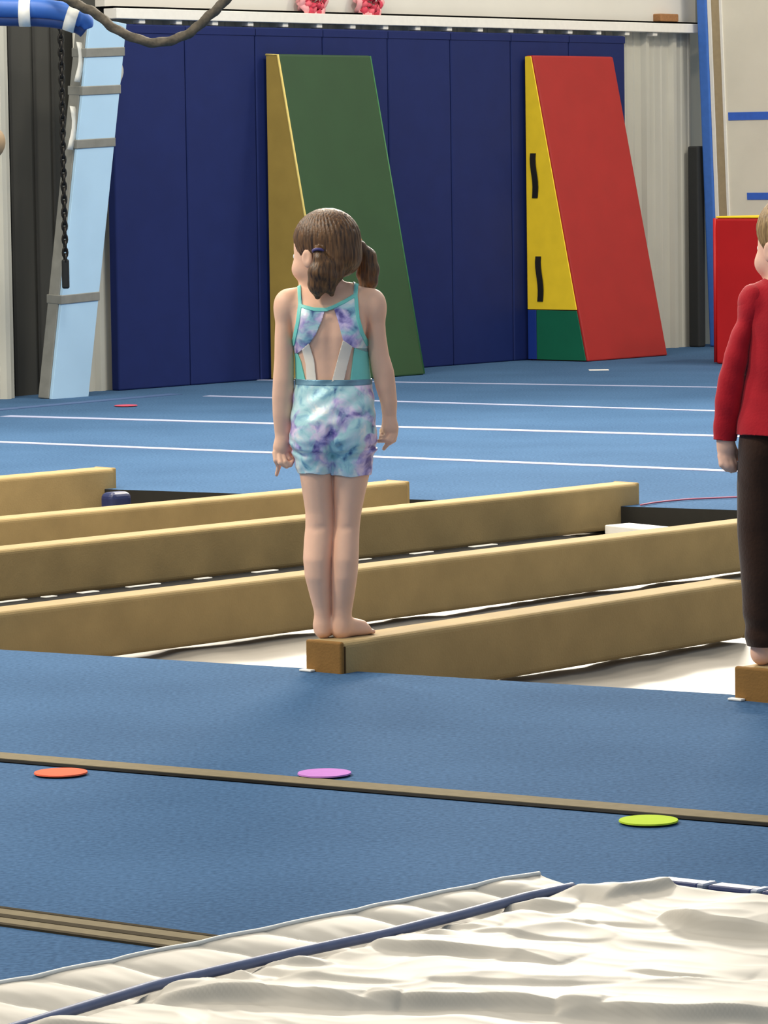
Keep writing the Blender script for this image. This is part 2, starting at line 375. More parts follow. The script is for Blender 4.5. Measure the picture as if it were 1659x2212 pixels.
# ------------------------------------------------------------------ left: leaning board, chain, taped bar, rope
bb = gp(106, 862)
tl = at(190, 36, bb[1] + 0.12)
ax = unit(tl - bb); wdir = unit(WD - ax * (WD @ ax)); nd = np.cross(wdir, ax); nd = nd if nd @ WN > 0 else -nd
BL = np.linalg.norm(tl - bb)
br = empty('foam_board', bb + wdir * .15)
M_LB = mat('light_blue_board', srgb(172, 206, 232), .55, .03, 4)
chp(box_obj('board', bb, wdir, ax, nd, 0.0, 0.285, 0.0, BL, 0.0, 0.022, M_LB, br, .003), br)
M_DUCT = mat('grey_duct_tape', srgb(128, 128, 122), .4, .10, 14, .3, 20)
chp(box_obj('side_rail', bb, wdir, ax, nd, -0.004, 0.03, 0.0, BL * .985, -0.085, -0.001, M_DUCT, br, .006), br)
chp(box_obj('rear_rail', bb, wdir, ax, nd, 0.25, 0.285, 0.0, BL * .985, -0.085, -0.001, M_DUCT, br, .006), br)
for yy in (106, 188, 303, 639):
    t = BL * (862 - yy) / (862 - 36.0)
    chp(box_obj('tape_wrap', bb + ax * (t - .02), unit(wdir + .16 * ax), unit(ax - .16 * wdir), nd, -0.010, 0.293, -.025, .025, -0.09, 0.027, M_DUCT, br, .004), br)
for (t, x0, ln) in ((BL * .90, -0.03, .22), (BL * .885, .285, .13), (BL * .73, -.03, .24)):
    bm = bmesh.new(); rows = []
    for k in range(7):
        f = k / 6; c = bb + wdir * (x0 + .02 * math.sin(4 * f)) + ax * (t - ln * (f - .3)) + nd * (-.02 + .03 * f)
        rows.append([bm.verts.new(tuple(c + wdir * j)) for j in (-.022, .022)])
    for a, b in zip(rows, rows[1:]): bm.faces.new((a[0], a[1], b[1], b[0]))
    fl = chp(from_bm('loose_tape', bm, mat('clear_tape', srgb(205, 205, 198), .25, .05), br, True), br)
    fl.modifiers.new('s', 'SOLIDIFY').thickness = .002
tag(br, 'tall light blue board bound with grey tape leaning at the dark doorway', 'board')

M_CHAIN = mat('dark_chain_metal', srgb(40, 38, 36), .35, .1, 30, metal=.6)
def chain():
    Yc = bb[1] - 0.25
    top = at(128, -60, Yc); bot = at(141, 560, Yc + .02)
    root = empty('chain', bot)
    n = 44; me = None
    for i in range(n):
        c = top + (bot - top) * i / (n - 1)
        if me is None:
            bm = bmesh.new(); R1, R2, r = .012, .022, .0075
            rows = []
            for k in range(12):
                a = 2 * math.pi * k / 12; cc = Vector((R1 * math.cos(a), 0, R2 * math.sin(a) * 1.25)); nn = Vector((math.cos(a), 0, math.sin(a)))
                rows.append([bm.verts.new(cc + nn * r * math.cos(b) + Vector((0, 1, 0)) * r * math.sin(b)) for b in [2 * math.pi * j / 6 for j in range(6)]])
            for k in range(12):
                for j in range(6):
                    bm.faces.new((rows[k][j], rows[(k + 1) % 12][j], rows[(k + 1) % 12][(j + 1) % 6], rows[k][(j + 1) % 6]))
            o = from_bm('link', bm, M_CHAIN, root, True); me = o.data
        else:
            o = link(bpy.data.objects.new('link', me), root)
        o.location = Vector(c - bot); o.rotation_euler = (0, 0, math.radians(90 * (i % 2) + 20))
    bm = bmesh.new(); frame_box(bm, (0, 0, -.09), (1, 0, 0), (0, 1, 0), (0, 0, 1), -.02, .02, -.015, .015, -.07, .09, .010, 3)
    from_bm('weight', bm, mat('black_rubber', srgb(24, 26, 25), .5), root)
    tag(root, 'dark metal hoist chain hanging in front of the grey doorway', 'chain')
chain()

def bar():
    Yb = 20.0
    pts = catmull([at(x, y, Yb) for x, y in ((-420, 2), (-200, 8), (0, 17), (90, 19), (150, 28), (182, 44), (190, 62))], 8)
    root = empty('taped_bar', pts[0])
    rr = [0.048] * (len(pts) - 10) + list(np.linspace(.048, .022, 10))
    chp(tube('padding', pts, rr, mat('mid_blue_vinyl', srgb(52, 98, 176), .45, .08, 10), root, 16), root)
    chp(tube('under_shade', [p - Z * .055 + np.array([0, .02, 0]) for p in pts[:-8]], .034, mat('under_shade_blue', srgb(28, 56, 112), .5), root, 12), root)  # darker blue tube painting the shade along the underside of the bar
    for c in (53, 158):
        i = min(range(len(pts)), key=lambda i: abs((CX + F * ((pts[i] - CAM) @ RI) / ((pts[i] - CAM) @ FW)) - c))
        t = unit(pts[i + 1] - pts[i - 1])
        cc = pts[i] - Z * .02
        chp(tube('tape_band', [cc - t * .028 , cc + t * .028], .071, mat('white_tape', srgb(226, 226, 220), .5, .05), root, 16), root)
    for px in (-300, -40):
        p = at(px, 8, Yb); chp(tube('hanging_strap', [p, p + Z * 2.2], .012, M_STRAP, root, 8), root)
    tag(root, 'blue padded bar with white tape bands hanging in the top left corner', 'bar')
    rp = catmull([at(x, y, Yb - .12) for x, y in ((60, -160), (120, -30), (160, 6), (205, 28), (255, 66), (330, 92), (400, 76), (450, 36), (492, -6), (540, -80))], 10)
    o = tube('rope', rp, .0235, mat('dark_rope', srgb(74, 68, 58), .85, .25, 60, .4, 90), None, 12, .35, 3)
    tag(o, 'thick dark rope sagging in a loop from the top edge', 'rope')
bar()
# tan knob at the left frame edge
bm = bmesh.new(); bmesh.ops.create_uvsphere(bm, u_segments=18, v_segments=12, radius=.075)
for v in bm.verts: v.co.z *= 1.15; v.co.x += .01 * math.sin(9 * v.co.z)
o = from_bm('hanging_ball', bm, mat('tan_leather', srgb(150, 128, 100), .7), None, True)
kp = at(-19, 310, 21.0); o.location = tuple(kp)
tag(o, 'tan ball on a cord at the left edge beside the ribbed wall', 'ball')
chp(tube('cord', [kp + Z * .06, kp + Z * 2.3], .006, M_STRAP, o, 6), o)

# ------------------------------------------------------------------ things on the ledge
def rosette(px, label):
    s = ws(px, 2.25); c = W0 + WD * s + WN * (-0.035) + Z * (LEDGE1 + .075)
    root = empty('rosette', c - Z * .075)
    mats = [mat('pink_ribbon', srgb(226, 96, 110), .6, .15, 25), mat('rose_ribbon', srgb(206, 62, 84), .6, .15, 25), mat('pale_pink_ribbon', srgb(240, 168, 170), .6, .1, 25)]
    rnd = random.Random(int(px))
    for ring, (R, n, m) in enumerate(((.025, 4, 1), (.05, 6, 0), (.085, 8, 2), (.07, 6, 1))):
        for i in range(n):
            a = 2 * math.pi * (i + rnd.random() * .5) / n
            cc = c + WD * math.cos(a) * R + Z * math.sin(a) * R * .75 + WN * (.03 - R * .25)
            V = []; Fc = []
            t = unit(-WD * math.sin(a) + Z * math.cos(a)); rd = unit(WD * math.cos(a) + Z * math.sin(a))
            nu, nv = 6, 3
            for iu in range(nu):
                for iv in range(nv):
                    u = (iu / (nu - 1) - .5) * 2; v = iv / (nv - 1)
                    V.append(cc + t * u * R * .75 + rd * (v * .04 - u * u * .015) + WN * (.02 * math.sin(3 * u + ring) + .03 * v * (1 - v) - .012 * v))
            for iu in range(nu - 1):
                for iv in range(nv - 1):
                    b = iu * nv + iv; Fc.append((b, b + nv, b + nv + 1, b + 1))
            pz = chp(mesh('petal', V, Fc, mats[m], root, True), root)
            pz.modifiers.new('s', 'SOLIDIFY').thickness = .004
    tag(root, label, 'decoration', 'pink ribbon rosettes on the ledge')
rosette(684, 'pink ruffled ribbon rosette on the white ledge, the left of two')
rosette(806, 'pink ruffled ribbon rosette on the white ledge, the right of two')
o = box_obj('wood_offcut', W0 + WD * ws(1433, 2.2), WD, WN, Z, 0.0, 0.2, -0.09, -0.02, LEDGE1 + .012, LEDGE1 + .065, mat('brown_wood', srgb(158, 112, 70), .7, .15, 12, stretch=(1, 8, 8)), bev=.008)
tag(o, 'small brown wooden piece on the ledge near the corner', 'wood')
# ------------------------------------------------------------------ balance beams
BZ = 0.08
def beam(p_start, p_end, label, wd=0.118, capped=False):
    """p_start, p_end: ends of the near top edge"""
    d = p_end - p_start; Lg = np.linalg.norm(d); d = d / Lg; s = np.array([-d[1], d[0], 0.0])
    if s[1] < 0: s = -s
    z0, z1 = PITZ - BZ, 0.0
    o = box_obj('balance_beam', p_start, d, s, Z, 0.0, Lg, 0.0, wd, z0, z1, M_SUEDE, None, 0.016, 4)
    c = p_start + d * Lg / 2 + s * wd / 2 + Z * z0
    o.data.transform(Matrix.Translation(-Vector(c))); o.location = Vector(c)
    for p in o.data.polygons: p.use_smooth = False
    inv = Matrix.Translation(-Vector(c))
    q = box_obj('end_cap', p_start, d, s, Z, -0.003, 0.012, -.0012, wd + .0012, z0 + .001, z1 + .0006, M_SUEDE_END, o, 0.006, 3); q.matrix_parent_inverse = inv
    q = box_obj('end_cap', p_start, d, s, Z, Lg - 0.012, Lg + .003, -.0012, wd + .0012, z0 + .001, z1 + .0012, M_SUEDE, o, 0.006, 4); q.matrix_parent_inverse = inv
    q = box_obj('seam', p_start, d, s, Z, 0.011, 0.016, -.0025, wd + .002, z0 + .001, z1 - .012, M_SEAM, o, 0.0015, 1); q.matrix_parent_inverse = inv
    tag(o, label, 'balance beam', 'tan floor balance beams')
    return o, d, s, p_start
def extend(a, b, before=0.0, after=0.0):
    d = unit(b - a); return a - d * before, b + d * after
eA = extend(gp(0, 1033, BZ), gp(250, 1011, BZ), 2.0)
eB = extend(gp(0, 1122, BZ), gp(884, 1040, BZ), 0.5)
eC = extend(gp(0, 1188, BZ), gp(1380, 1043, BZ), 0.3)
eD = extend(gp(0, 1322, BZ), gp(1590, 1130, BZ), 0.25, 0.25)
eE = (gp(737, 1388, BZ), gp(1612, 1254.5, BZ))
eFs = gp(1676, 1447, BZ); eF = (eFs, eFs + unit(eE[1] - eE[0]) * 1.85)
beam(*eA, 'short visible tan balance beam at the far left edge of the bay')
beam(*eB, 'tan balance beam second from the far side, ending behind the girl')
beam(*eC, 'long tan balance beam with its far end beside the white plank')
beam(*eD, 'tan balance beam just behind the one the girl stands on')
bmE = beam(*eE, 'tan balance beam the girl stands on, brown end towards the viewer')
bmF = beam(*eF, 'tan balance beam under the boy, cut by the right edge')

# white trampoline cover in the sunken bay
def fbm(x, y, z=0.0): return noise.fractal(Vector((x, y, z)), 1.0, 2.0, 4)
M_COVER = mat('white_cover_cloth', srgb(160, 153, 142), .55, .05, 6, .1, 40)
def bay_cover():
    n, k = 140, 90; V = []; Fc = []
    for i in range(n):
        for j in range(k):
            u = i / (n - 1); v = j / (k - 1)
            p = (A0 * (1 - u) + A1 * u) * (1 - v) + (B0 * (1 - u) + B1 * u) * v
            p = p * .996 + (A0 + A1 + B0 + B1) / 4 * .004
            z = PITZ - 0.016 + 0.012 * fbm(p[0] * 2.2, p[1] * 1.2) + 0.006 * fbm(p[0] * 7, p[1] * 5, 3)
            V.append((p[0], p[1], min(z, PITZ - .001)))
    for i in range(n - 1):
        for j in range(k - 1): Fc.append((i * k + j, (i + 1) * k + j, (i + 1) * k + j + 1, i * k + j + 1))
    o = mesh('trampoline_cover', V, Fc, M_COVER, None, True)
    o.modifiers.new('s', 'SOLIDIFY').thickness = .003
    tag(o, 'white creased cover sheet lying in the sunken bay under the beams', 'cover')
bay_cover()
# black trampoline bed edge with white lacing, along the near foot of beam C
dC = unit(eC[1] - eC[0]); sC = np.array([-dC[1], dC[0], 0]); sC = sC if sC[1] > 0 else -sC
base = eC[0] - Z * (BZ - PITZ)
LC = np.linalg.norm(eC[1] - eC[0])
bed = box_obj('trampoline_bed', base, dC, sC, Z, -1.0, LC - .45, -0.42, -0.012, -0.0005, 0.004, mat('black_bed_mesh', srgb(10, 10, 11), .8))
tag(bed, 'black trampoline bed edge with white lacing between two beams', 'trampoline')
rnd = random.Random(3)
t = 0.05; me = None
while t < LC - 0.75:
    ln = rnd.uniform(.05, .16)
    lo = box_obj('lacing_loop', base, dC, sC, Z, t, t + ln, -0.050 - rnd.random() * .015, -0.034, 0.004, .008, M_WHITE, bed, .002, 1)
    t += ln + rnd.uniform(.06, .22)
# white plank by the end of C
pk = gp(1306, 1134, -0.05); dP = unit(gp(1420, 1145, -0.05) - pk); sP = np.array([-dP[1], dP[0], 0]); sP = sP if sP[1] > 0 else -sP
o = box_obj('plank', pk, dP, sP, Z, 0.0, 0.42, 0.0, 0.12, PITZ + .0505, 0.0, M_WHITE, None, .004)
o = tag(o, 'short white plank between two beams near the far rim', 'plank')
o.location.z += 0.0
# navy pad at the end of beam A
pd = gp(242, 1114, PITZ)
dA = unit(eA[1] - eA[0]); sA = np.array([-dA[1], dA[0], 0])
o = box_obj('corner_pad', pd, dA, sA if sA[1] > 0 else -sA, Z, -0.05, 0.06, -0.06, 0.02, 0.0, 0.095, mat('dark_navy_pad', srgb(34, 42, 84), .4), None, .025, 4)
tag(o, 'small dark navy cushion at the end of the far left beam', 'cushion')
# white foam shims peeping out under the beam ends
for e, lb in ((eE, 'thin white foam shim under the front end of the girl\'s beam'), (eF, 'thin white foam shim under the front end of the boy\'s beam')):
    d = unit(e[1] - e[0]); s = np.array([-d[1], d[0], 0]); s = s if s[1] > 0 else -s
    p = e[0] - Z * BZ
    o = box_obj('foam_shim', p, d, s, Z, -0.022, -0.004, .085, .125, 0.0005, 0.006, M_WHITE, None, .002)
    tag(o, lb, 'shim')

# ------------------------------------------------------------------ floor spots and marks
def spot(px, py, r, col, name, label):
    c = gp(px, py); bm = bmesh.new()
    bmesh.ops.create_cone(bm, cap_ends=True, segments=40, radius1=r, radius2=r * .985, depth=.003)
    o = from_bm('floor_spot', bm, mat(name, col, .9, .03, 40, spec=.05)); o.location = (c[0], c[1], .0055)
    tag(o, label, 'floor spot', 'round coloured floor spots')
spot(131.5, 1674, .057, srgb(228, 104, 76), 'coral_felt', 'coral orange round floor spot near the tan seam')
spot(701, 1675.5, .057, srgb(186, 124, 194), 'lilac_felt', 'lilac purple round floor spot touching the tan seam')
spot(1401, 1778, .058, srgb(172, 196, 54), 'lime_felt', 'lime yellow round floor spot near the silver cover')
spot(272, 878, .062, srgb(196, 86, 106), 'pink_felt', 'pink round floor spot far off near the wall pads')
o = box_obj('tape_mark', gp(1272, 800), np.array([1, 0, 0]), np.array([0, 1, 0]), Z, 0, .12, -.05, .05, .0003, .003, M_WHITE)
tag(o, 'small white tape mark on the floor below the red wedge', 'tape')
o = tube('cord', catmull([gp(x, y, .006) for x, y in ((1384, 1091), (1420, 1085), (1480, 1079), (1540, 1076), (1620, 1073), (1700, 1072))], 6), .0035, mat('red_cord', srgb(176, 100, 120), .7), None, 8)
tag(o, 'thin red cord lying on the floor behind the beams', 'cord')
# ------------------------------------------------------------------ silver trampoline cover in the foreground
EDGE_H = .05
K = gp(1165, 1888, EDGE_H); ta = unit(gp(0, 2128, EDGE_H) - K); tb_ = unit(gp(1659, 1943, EDGE_H) - K); ta[2] = tb_[2] = 0; ta = unit(ta); tb_ = unit(tb_); K[2] = 0
def uv(px, py, z=.040):
    q = gp(px, py, z) - K; A = np.array([[ta[0], tb_[0]], [ta[1], tb_[1]]]); return np.linalg.solve(A, q[:2])
pipe_uv = [uv(*p) for p in ((1135, 1938), (1000, 1975), (830, 2018), (640, 2058), (500, 2090), (330, 2130), (60, 2212), (-200, 2290))]
pu = np.array([p[0] for p in pipe_uv]); pv = np.array([p[1] for p in pipe_uv])
def creases():
    # crest lines of the folds in the cloth: start, end, height, gentle far width
    return [((-200, 2225), (420, 2232), .016, .10), ((330, 2150), (860, 2172), .019, .10), ((800, 2162), (1300, 2188), .016, .10), ((1200, 2184), (1800, 2196), .018, .12),
            ((800, 2036), (1210, 2080), .013, .09), ((1050, 1952), (1250, 1958), .011, .07), ((1290, 1952), (1490, 1928), .012, .07), ((1440, 1972), (1700, 2030), .022, .12),
            ((770, 2024), (900, 2032), .007, .04), ((550, 2088), (700, 2098), .008, .05), ((420, 2114), (570, 2130), .008, .05), ((930, 1994), (1080, 2004), .006, .05), ((310, 2144), (430, 2160), .006, .04),
            ((1000, 2020), (1330, 2034), .004, .06), ((600, 2128), (900, 2136), .004, .06), ((900, 2120), (1350, 2140), .004, .06), ((1180, 2000), (1420, 2010), .004, .05), ((1330, 2104), (1600, 2126), .006, .07), ((1150, 1918), (1330, 1912), .005, .05), ((1380, 1912), (1600, 1938), .007, .05)]
def tarp():
    U0, U1, V0, V1 = -0.02, 2.4, 0.0, 2.0
    nu, nv = 480, 440
    us = np.linspace(0, U1, nu); vs = np.concatenate([[-.012], np.linspace(0, V1, nv - 1)])
    Ug, Vg = np.meshgrid(us, vs, indexing='ij')
    X = K[0] + ta[0] * Ug + tb_[0] * Vg; Y = K[1] + ta[1] * Ug + tb_[1] * Vg
    Pv = np.interp(Ug, pu, pv)
    f = np.clip(Vg / Pv, 0, 1)
    Zg = EDGE_H - (EDGE_H - 0.020) * f ** .85 + .010 * np.clip((Vg - Pv) / .15, 0, 1)
    Zg *= np.clip(Ug / .06, .15, 1) ** .6 if False else 1
    nz = np.zeros_like(Ug); nb = np.zeros_like(Ug)
    for i in range(nu):
        for j in range(nv):
            u, v = Ug[i, j], Vg[i, j]
            wx = X[i, j]; wy = Y[i, j]
            if v < Pv[i, j]:
                # soft folds running across the border strip
                a = u * 19 + 1.5 * fbm(u * 5, v * 2, 7) + (v * 9)
                nb[i, j] = 0.014 * (abs(math.sin(a)) ** .8) * (0.4 + .9 * noise.noise(Vector((u * 4, 1.3, 0))) ** 2 + .3) * math.sin(math.pi * min(1, f[i, j] * .9 + .05)) ** .7
            else:
                q = 1 - min(1, (v - Pv[i, j]) / .05)
                wv = .16 * fbm(wx * 2.2, wy * 1.4, 1)
                h1 = 0.0
                for fx, fy, am, sd, rot in ((.75, 3.6, .020, 2, .35), (1.3, 6.5, .011, 9, .1), (2.4, 11.0, .0055, 21, .5), (1.0, 5.0, .010, 33, -.45)):
                    r1 = 1 - 2.2 * abs(noise.noise(Vector(((wx + wv) * fx, (wy + wx * rot + wv) * fy, sd))))
                    h1 += am * (max(r1, 0) ** 2)
                nz[i, j] = .34 * h1 + .002 * fbm(wx * 2, wy * 2.0, 11)
                # gathers close to the piping
                nz[i, j] += .010 * abs(math.sin(u * 17 + 2 * fbm(u * 6, 0, 2))) * math.exp(-((v - Pv[i, j] - .05) / .06) ** 2)
                nz[i, j] = nz[i, j] * (1 - .8 * q)
    for p, q, dep, hw in creases():
        a = gp(*p, .025 + dep); b = gp(*q, .025 + dep); d = unit(b - a); Lg = np.linalg.norm(b - a); s = np.array([-d[1], d[0]])
        lt = (X - a[0]) * d[0] + (Y - a[1]) * d[1]; lw = (X - a[0]) * s[0] + (Y - a[1]) * s[1]
        env = np.clip(lt / (Lg * .25), 0, 1) * np.clip((Lg - lt) / (Lg * .35), 0, 1)
        wob = .018 * np.sin(lt * 9 + p[0]) + .008 * np.sin(lt * 23 + p[1])
        lw = lw + wob
        sg_ = np.sign(s[1])
        lw = lw * sg_                       # positive = away from the viewer
        nz += np.where(Vg > Pv, 1.3 * dep * np.sqrt(env) * np.where(lw > 0, np.exp(-(lw / hw) ** 2), np.exp(-(lw / .010) ** 2)), 0)
    Zg = Zg + nb + nz
    # far-right rim drops to the floor
    Zg = Zg + np.where(Vg > .05, .020 * np.exp(-(Ug / .14) ** 2) * np.clip((Vg - .05) / .08, 0, 1), 0)
    Zg = np.maximum(Zg, .004)
    Zg[:, 0] = .001
    V = np.stack([X, Y, Zg], -1).reshape(-1, 3); Fc = []
    Mi = []
    for i in range(nu - 1):
        for j in range(nv - 1): Fc.append((i * nv + j, i * nv + j + 1, (i + 1) * nv + j + 1, (i + 1) * nv + j))
    M_S = mat('silver_white_cover', srgb(182, 175, 162), .6, .04, 5, .12, 22, .25)
    o = mesh('silver_cover', V, Fc, M_S, None, True)
    bm = bmesh.new(); bm.from_mesh(o.data); bmesh.ops.recalc_face_normals(bm, faces=bm.faces[:])
    if sum(fa.normal.z for fa in bm.faces) < 0: bmesh.ops.reverse_faces(bm, faces=bm.faces[:])
    bm.to_mesh(o.data); bm.free()
    o.modifiers.new('s', 'SOLIDIFY').thickness = .002
    tag(o, 'wrinkled silver white trampoline cover with blue piping in the foreground', 'cover')
    def zat(u, v):
        i = int(round((u) / U1 * (nu - 1))); j = 1 + int(round(v / V1 * (nv - 2)))
        return Zg[min(max(i, 0), nu - 1), min(max(j, 0), nv - 1)]
    M_PIPE = mat('blue_piping', srgb(92, 102, 134), .5, .1, 30)
    pts = []
    for u in np.linspace(.03, 1.9, 90):
        v = np.interp(u, pu, pv); q = K + ta * u + tb_ * v; pts.append((q[0], q[1], .040))
    tube('piping', pts, .0085, M_PIPE, o, 10)
    pts = []
    for u in np.linspace(0.0, 1.9, 60): q = K + ta * u; pts.append((q[0], q[1], zat(u, .0) + .001))
    tube('edge_hem', pts, .004, mat('white_hem', srgb(226, 224, 216), .6), o, 8)
    # navy frame pads with white clips along the far right rim
    ro = None
    for i in range(8):
        a = 0.21 + i * .105
        q = K + tb_ * a - ta * .034
        if ro is None:
            ro = empty('rim_pad', q)
        g = box_obj('pad_segment', q, tb_, -ta, Z, .004, .092, -.01, .03, .002, .058, mat('navy_rim', srgb(38, 52, 98), .5), ro, .006, 2); g.matrix_parent_inverse = Matrix.Translation(-ro.location)
        g = box_obj('clip', q, tb_, -ta, Z, .092, .108, -.014, .024, .001, .060, mat('grey_clip', srgb(150, 158, 176), .4), ro, .003, 1); g.matrix_parent_inverse = Matrix.Translation(-ro.location)
    tag(ro, 'navy segmented rim pad along the far right edge of the silver cover', 'rim pad')
tarp()
# ------------------------------------------------------------------ figures: signed-distance bodies turned into one surface
class Grid:
    def __init__(s, lo, hi, h):
        s.lo = np.array(lo, np.float32); s.h = h
        s.n = np.ceil((np.array(hi) - s.lo) / h).astype(int) + 1
        s.ax = [s.lo[i] + h * np.arange(s.n[i], dtype=np.float32) for i in range(3)]
        s.D = np.full(s.n, .04, np.float32)
    def sl(s, lo, hi):
        a = np.clip(np.floor((np.array(lo) - s.lo) / s.h).astype(int), 0, s.n); b = np.clip(np.ceil((np.array(hi) - s.lo) / s.h).astype(int) + 1, 0, s.n)
        return tuple(slice(int(x), int(y)) for x, y in zip(a, b))
    def xyz(s, S_):
        return (s.ax[0][S_[0]][:, None, None], s.ax[1][S_[1]][None, :, None], s.ax[2][S_[2]][None, None, :])
    def merge(s, S_, d, k, sub=False):
        A = s.D[S_]
        if A.size == 0: return
        if sub: d = -d
        d = d.astype(np.float32)
        if sub:
            h = np.clip(.5 - .5 * (A - d) / k, 0, 1); s.D[S_] = A * (1 - h) + d * h + k * h * (1 - h)
        else:
            h = np.clip(.5 + .5 * (A - d) / k, 0, 1); s.D[S_] = A * (1 - h) + d * h - k * h * (1 - h)
    def capsule(s, a, b, ra, rb=None, k=.004, sub=False):
        rb = ra if rb is None else rb; a = np.array(a, np.float32); b = np.array(b, np.float32); m = max(ra, rb) + k + .012
        S_ = s.sl(np.minimum(a, b) - m, np.maximum(a, b) + m); x, y, z = s.xyz(S_)
        d = b - a; L2 = float(d @ d) + 1e-12
        t = np.clip(((x - a[0]) * d[0] + (y - a[1]) * d[1] + (z - a[2]) * d[2]) / L2, 0, 1)
        q = np.sqrt((x - a[0] - t * d[0]) ** 2 + (y - a[1] - t * d[1]) ** 2 + (z - a[2] - t * d[2]) ** 2)
        s.merge(S_, q - (ra + (rb - ra) * t), k, sub)
    def chain(s, P, R, k=.004):
        for i in range(len(P) - 1): s.capsule(P[i], P[i + 1], R[i], R[i + 1], k)
    def ell(s, c, r, k=.01, R=None, sub=False, rip=None):
        c = np.array(c, np.float32); r = np.array(r, np.float32); m = r.max() + k + .012
        S_ = s.sl(c - m, c + m); x, y, z = s.xyz(S_); x = x - c[0]; y = y - c[1]; z = z - c[2]
        if R is not None:
            R = np.array(R, np.float32)   # columns = local axes
            X, Y, Zz = (x * R[0, i] + y * R[1, i] + z * R[2, i] for i in range(3))
        else: X, Y, Zz = x, y, z
        q0 = np.sqrt((X / r[0]) ** 2 + (Y / r[1]) ** 2 + (Zz / r[2]) ** 2); q1 = np.sqrt((X / r[0] ** 2) ** 2 + (Y / r[1] ** 2) ** 2 + (Zz / r[2] ** 2) ** 2) + 1e-9
        d = q0 * (q0 - 1) / q1
        if rip is not None: d = d + rip(X, Y, Zz)
        s.merge(S_, d, k, sub)
    def table(s, rows, k=.01, infl=0.0, sm=4, rip=None, p=2.0, cap=None):
        """stack of ellipses: rows (z, cx, cy, rx, ry)"""
        rows = sorted(rows); T = np.array(rows, np.float32); m = k + infl + .012
        lo = (T[:, 1] - T[:, 3]).min() - m, (T[:, 2] - T[:, 4]).min() - m, T[0, 0] - max(T[0, 3], T[0, 4]) - m
        hi = (T[:, 1] + T[:, 3]).max() + m, (T[:, 2] + T[:, 4]).max() + m, T[-1, 0] + max(T[-1, 3], T[-1, 4]) + m
        S_ = s.sl(lo, hi); x, y, z = s.xyz(S_); zz = z.ravel()
        zf = np.arange(T[0, 0] - .06, T[-1, 0] + .06, .002)
        ker = np.hanning(2 * sm + 3); ker /= ker.sum()
        def col(i):
            v = np.interp(zf, T[:, 0], T[:, i]); v = np.convolve(np.pad(v, sm + 1, mode='edge'), ker, 'valid')
            return np.interp(zz, zf, v).astype(np.float32)[None, None, :]
        cx, cy, rx, ry = col(1), col(2), col(3) + infl, col(4) + infl
        rm = np.minimum(rx, ry)
        if cap: rm = np.minimum(rm, cap)
        dz = np.where(zz < T[0, 0], T[0, 0] - zz, np.where(zz > T[-1, 0], zz - T[-1, 0], 0)).astype(np.float32)[None, None, :]
        X = x - cx; Y = y - cy
        if p == 2.0: q2 = (X / rx) ** 2 + (Y / ry) ** 2; q0 = np.sqrt(q2 + (dz / rm) ** 2)
        else: q0 = ((np.abs(X) / rx) ** p + (np.abs(Y) / ry) ** p + (dz / rm) ** p) ** (1 / p)
        g = np.sqrt((X / rx ** 2) ** 2 + (Y / ry ** 2) ** 2 + (dz / rm ** 2) ** 2) + 1e-9
        d = (q0 - 1) * np.minimum(q0 / g, .3) if p == 2.0 else (q0 - 1) * rm
        if rip is not None: d = d + rip(x, y, z)
        s.merge(S_, d, k)
    def surface(s):
        D = s.D; n = np.array(D.shape); neg = D < 0
        c = neg[:-1, :-1, :-1].astype(np.int8)
        cnt = np.zeros(n - 1, np.int8)
        for dx in (0, 1):
            for dy in (0, 1):
                for dz in (0, 1): cnt += neg[dx:n[0] - 1 + dx, dy:n[1] - 1 + dy, dz:n[2] - 1 + dz]
        act = (cnt > 0) & (cnt < 8); idx = np.argwhere(act); ID = np.full(n - 1, -1, np.int64); ID[act] = np.arange(len(idx))
        acc = np.zeros((len(idx), 3)); num = np.zeros(len(idx))
        cor = [(a, b, c_) for a in (0, 1) for b in (0, 1) for c_ in (0, 1)]
        for a in cor:
            for ax_ in range(3):
                if a[ax_]: continue
                b = list(a); b[ax_] = 1
                va = D[tuple((idx + a).T)]; vb = D[tuple((idx + b).T)]; m = (va < 0) != (vb < 0)
                t = np.where(m, va / (va - vb + 1e-12), 0)
                pos = np.array(a, float)[None, :] + np.outer(t, np.array(b, float) - np.array(a, float))
                acc += pos * m[:, None]; num += m
        V = s.lo[None, :] + (idx + acc / num[:, None]) * s.h
        Q = []
        for ax_ in range(3):
            o1, o2 = [(1, 2), (2, 0), (0, 1)][ax_]
            a = neg; b = np.roll(neg, -1, ax_); sl_ = [slice(1, -1)] * 3; sl_[ax_] = slice(0, -1)
            m = np.zeros_like(neg); m[tuple(sl_)] = (a != b)[tuple(sl_)]
            P = np.argwhere(m)
            e1 = np.zeros(3, int); e1[o1] = 1; e2 = np.zeros(3, int); e2[o2] = 1
            q = np.stack([ID[tuple((P - e1 - e2).T)], ID[tuple((P - e2).T)], ID[tuple(P.T)], ID[tuple((P - e1).T)]], 1)
            fl = ~neg[tuple(P.T)]; q[fl] = q[fl][:, ::-1]
            Q.append(q)
        Q = np.concatenate(Q); Q = Q[(Q >= 0).all(1)]
        return V, Q
def vsmooth(V, Q, it=2, lam=.5):
    n = len(V)
    for _ in range(it):
        acc = np.zeros_like(V); cn = np.zeros(n)
        for i in range(4):
            a, b = Q[:, i], Q[:, (i + 1) % 4]
            np.add.at(acc, a, V[b]); np.add.at(cn, a, 1); np.add.at(acc, b, V[a]); np.add.at(cn, b, 1)
        V = V + lam * (acc / np.maximum(cn, 1)[:, None] - V)
    return V
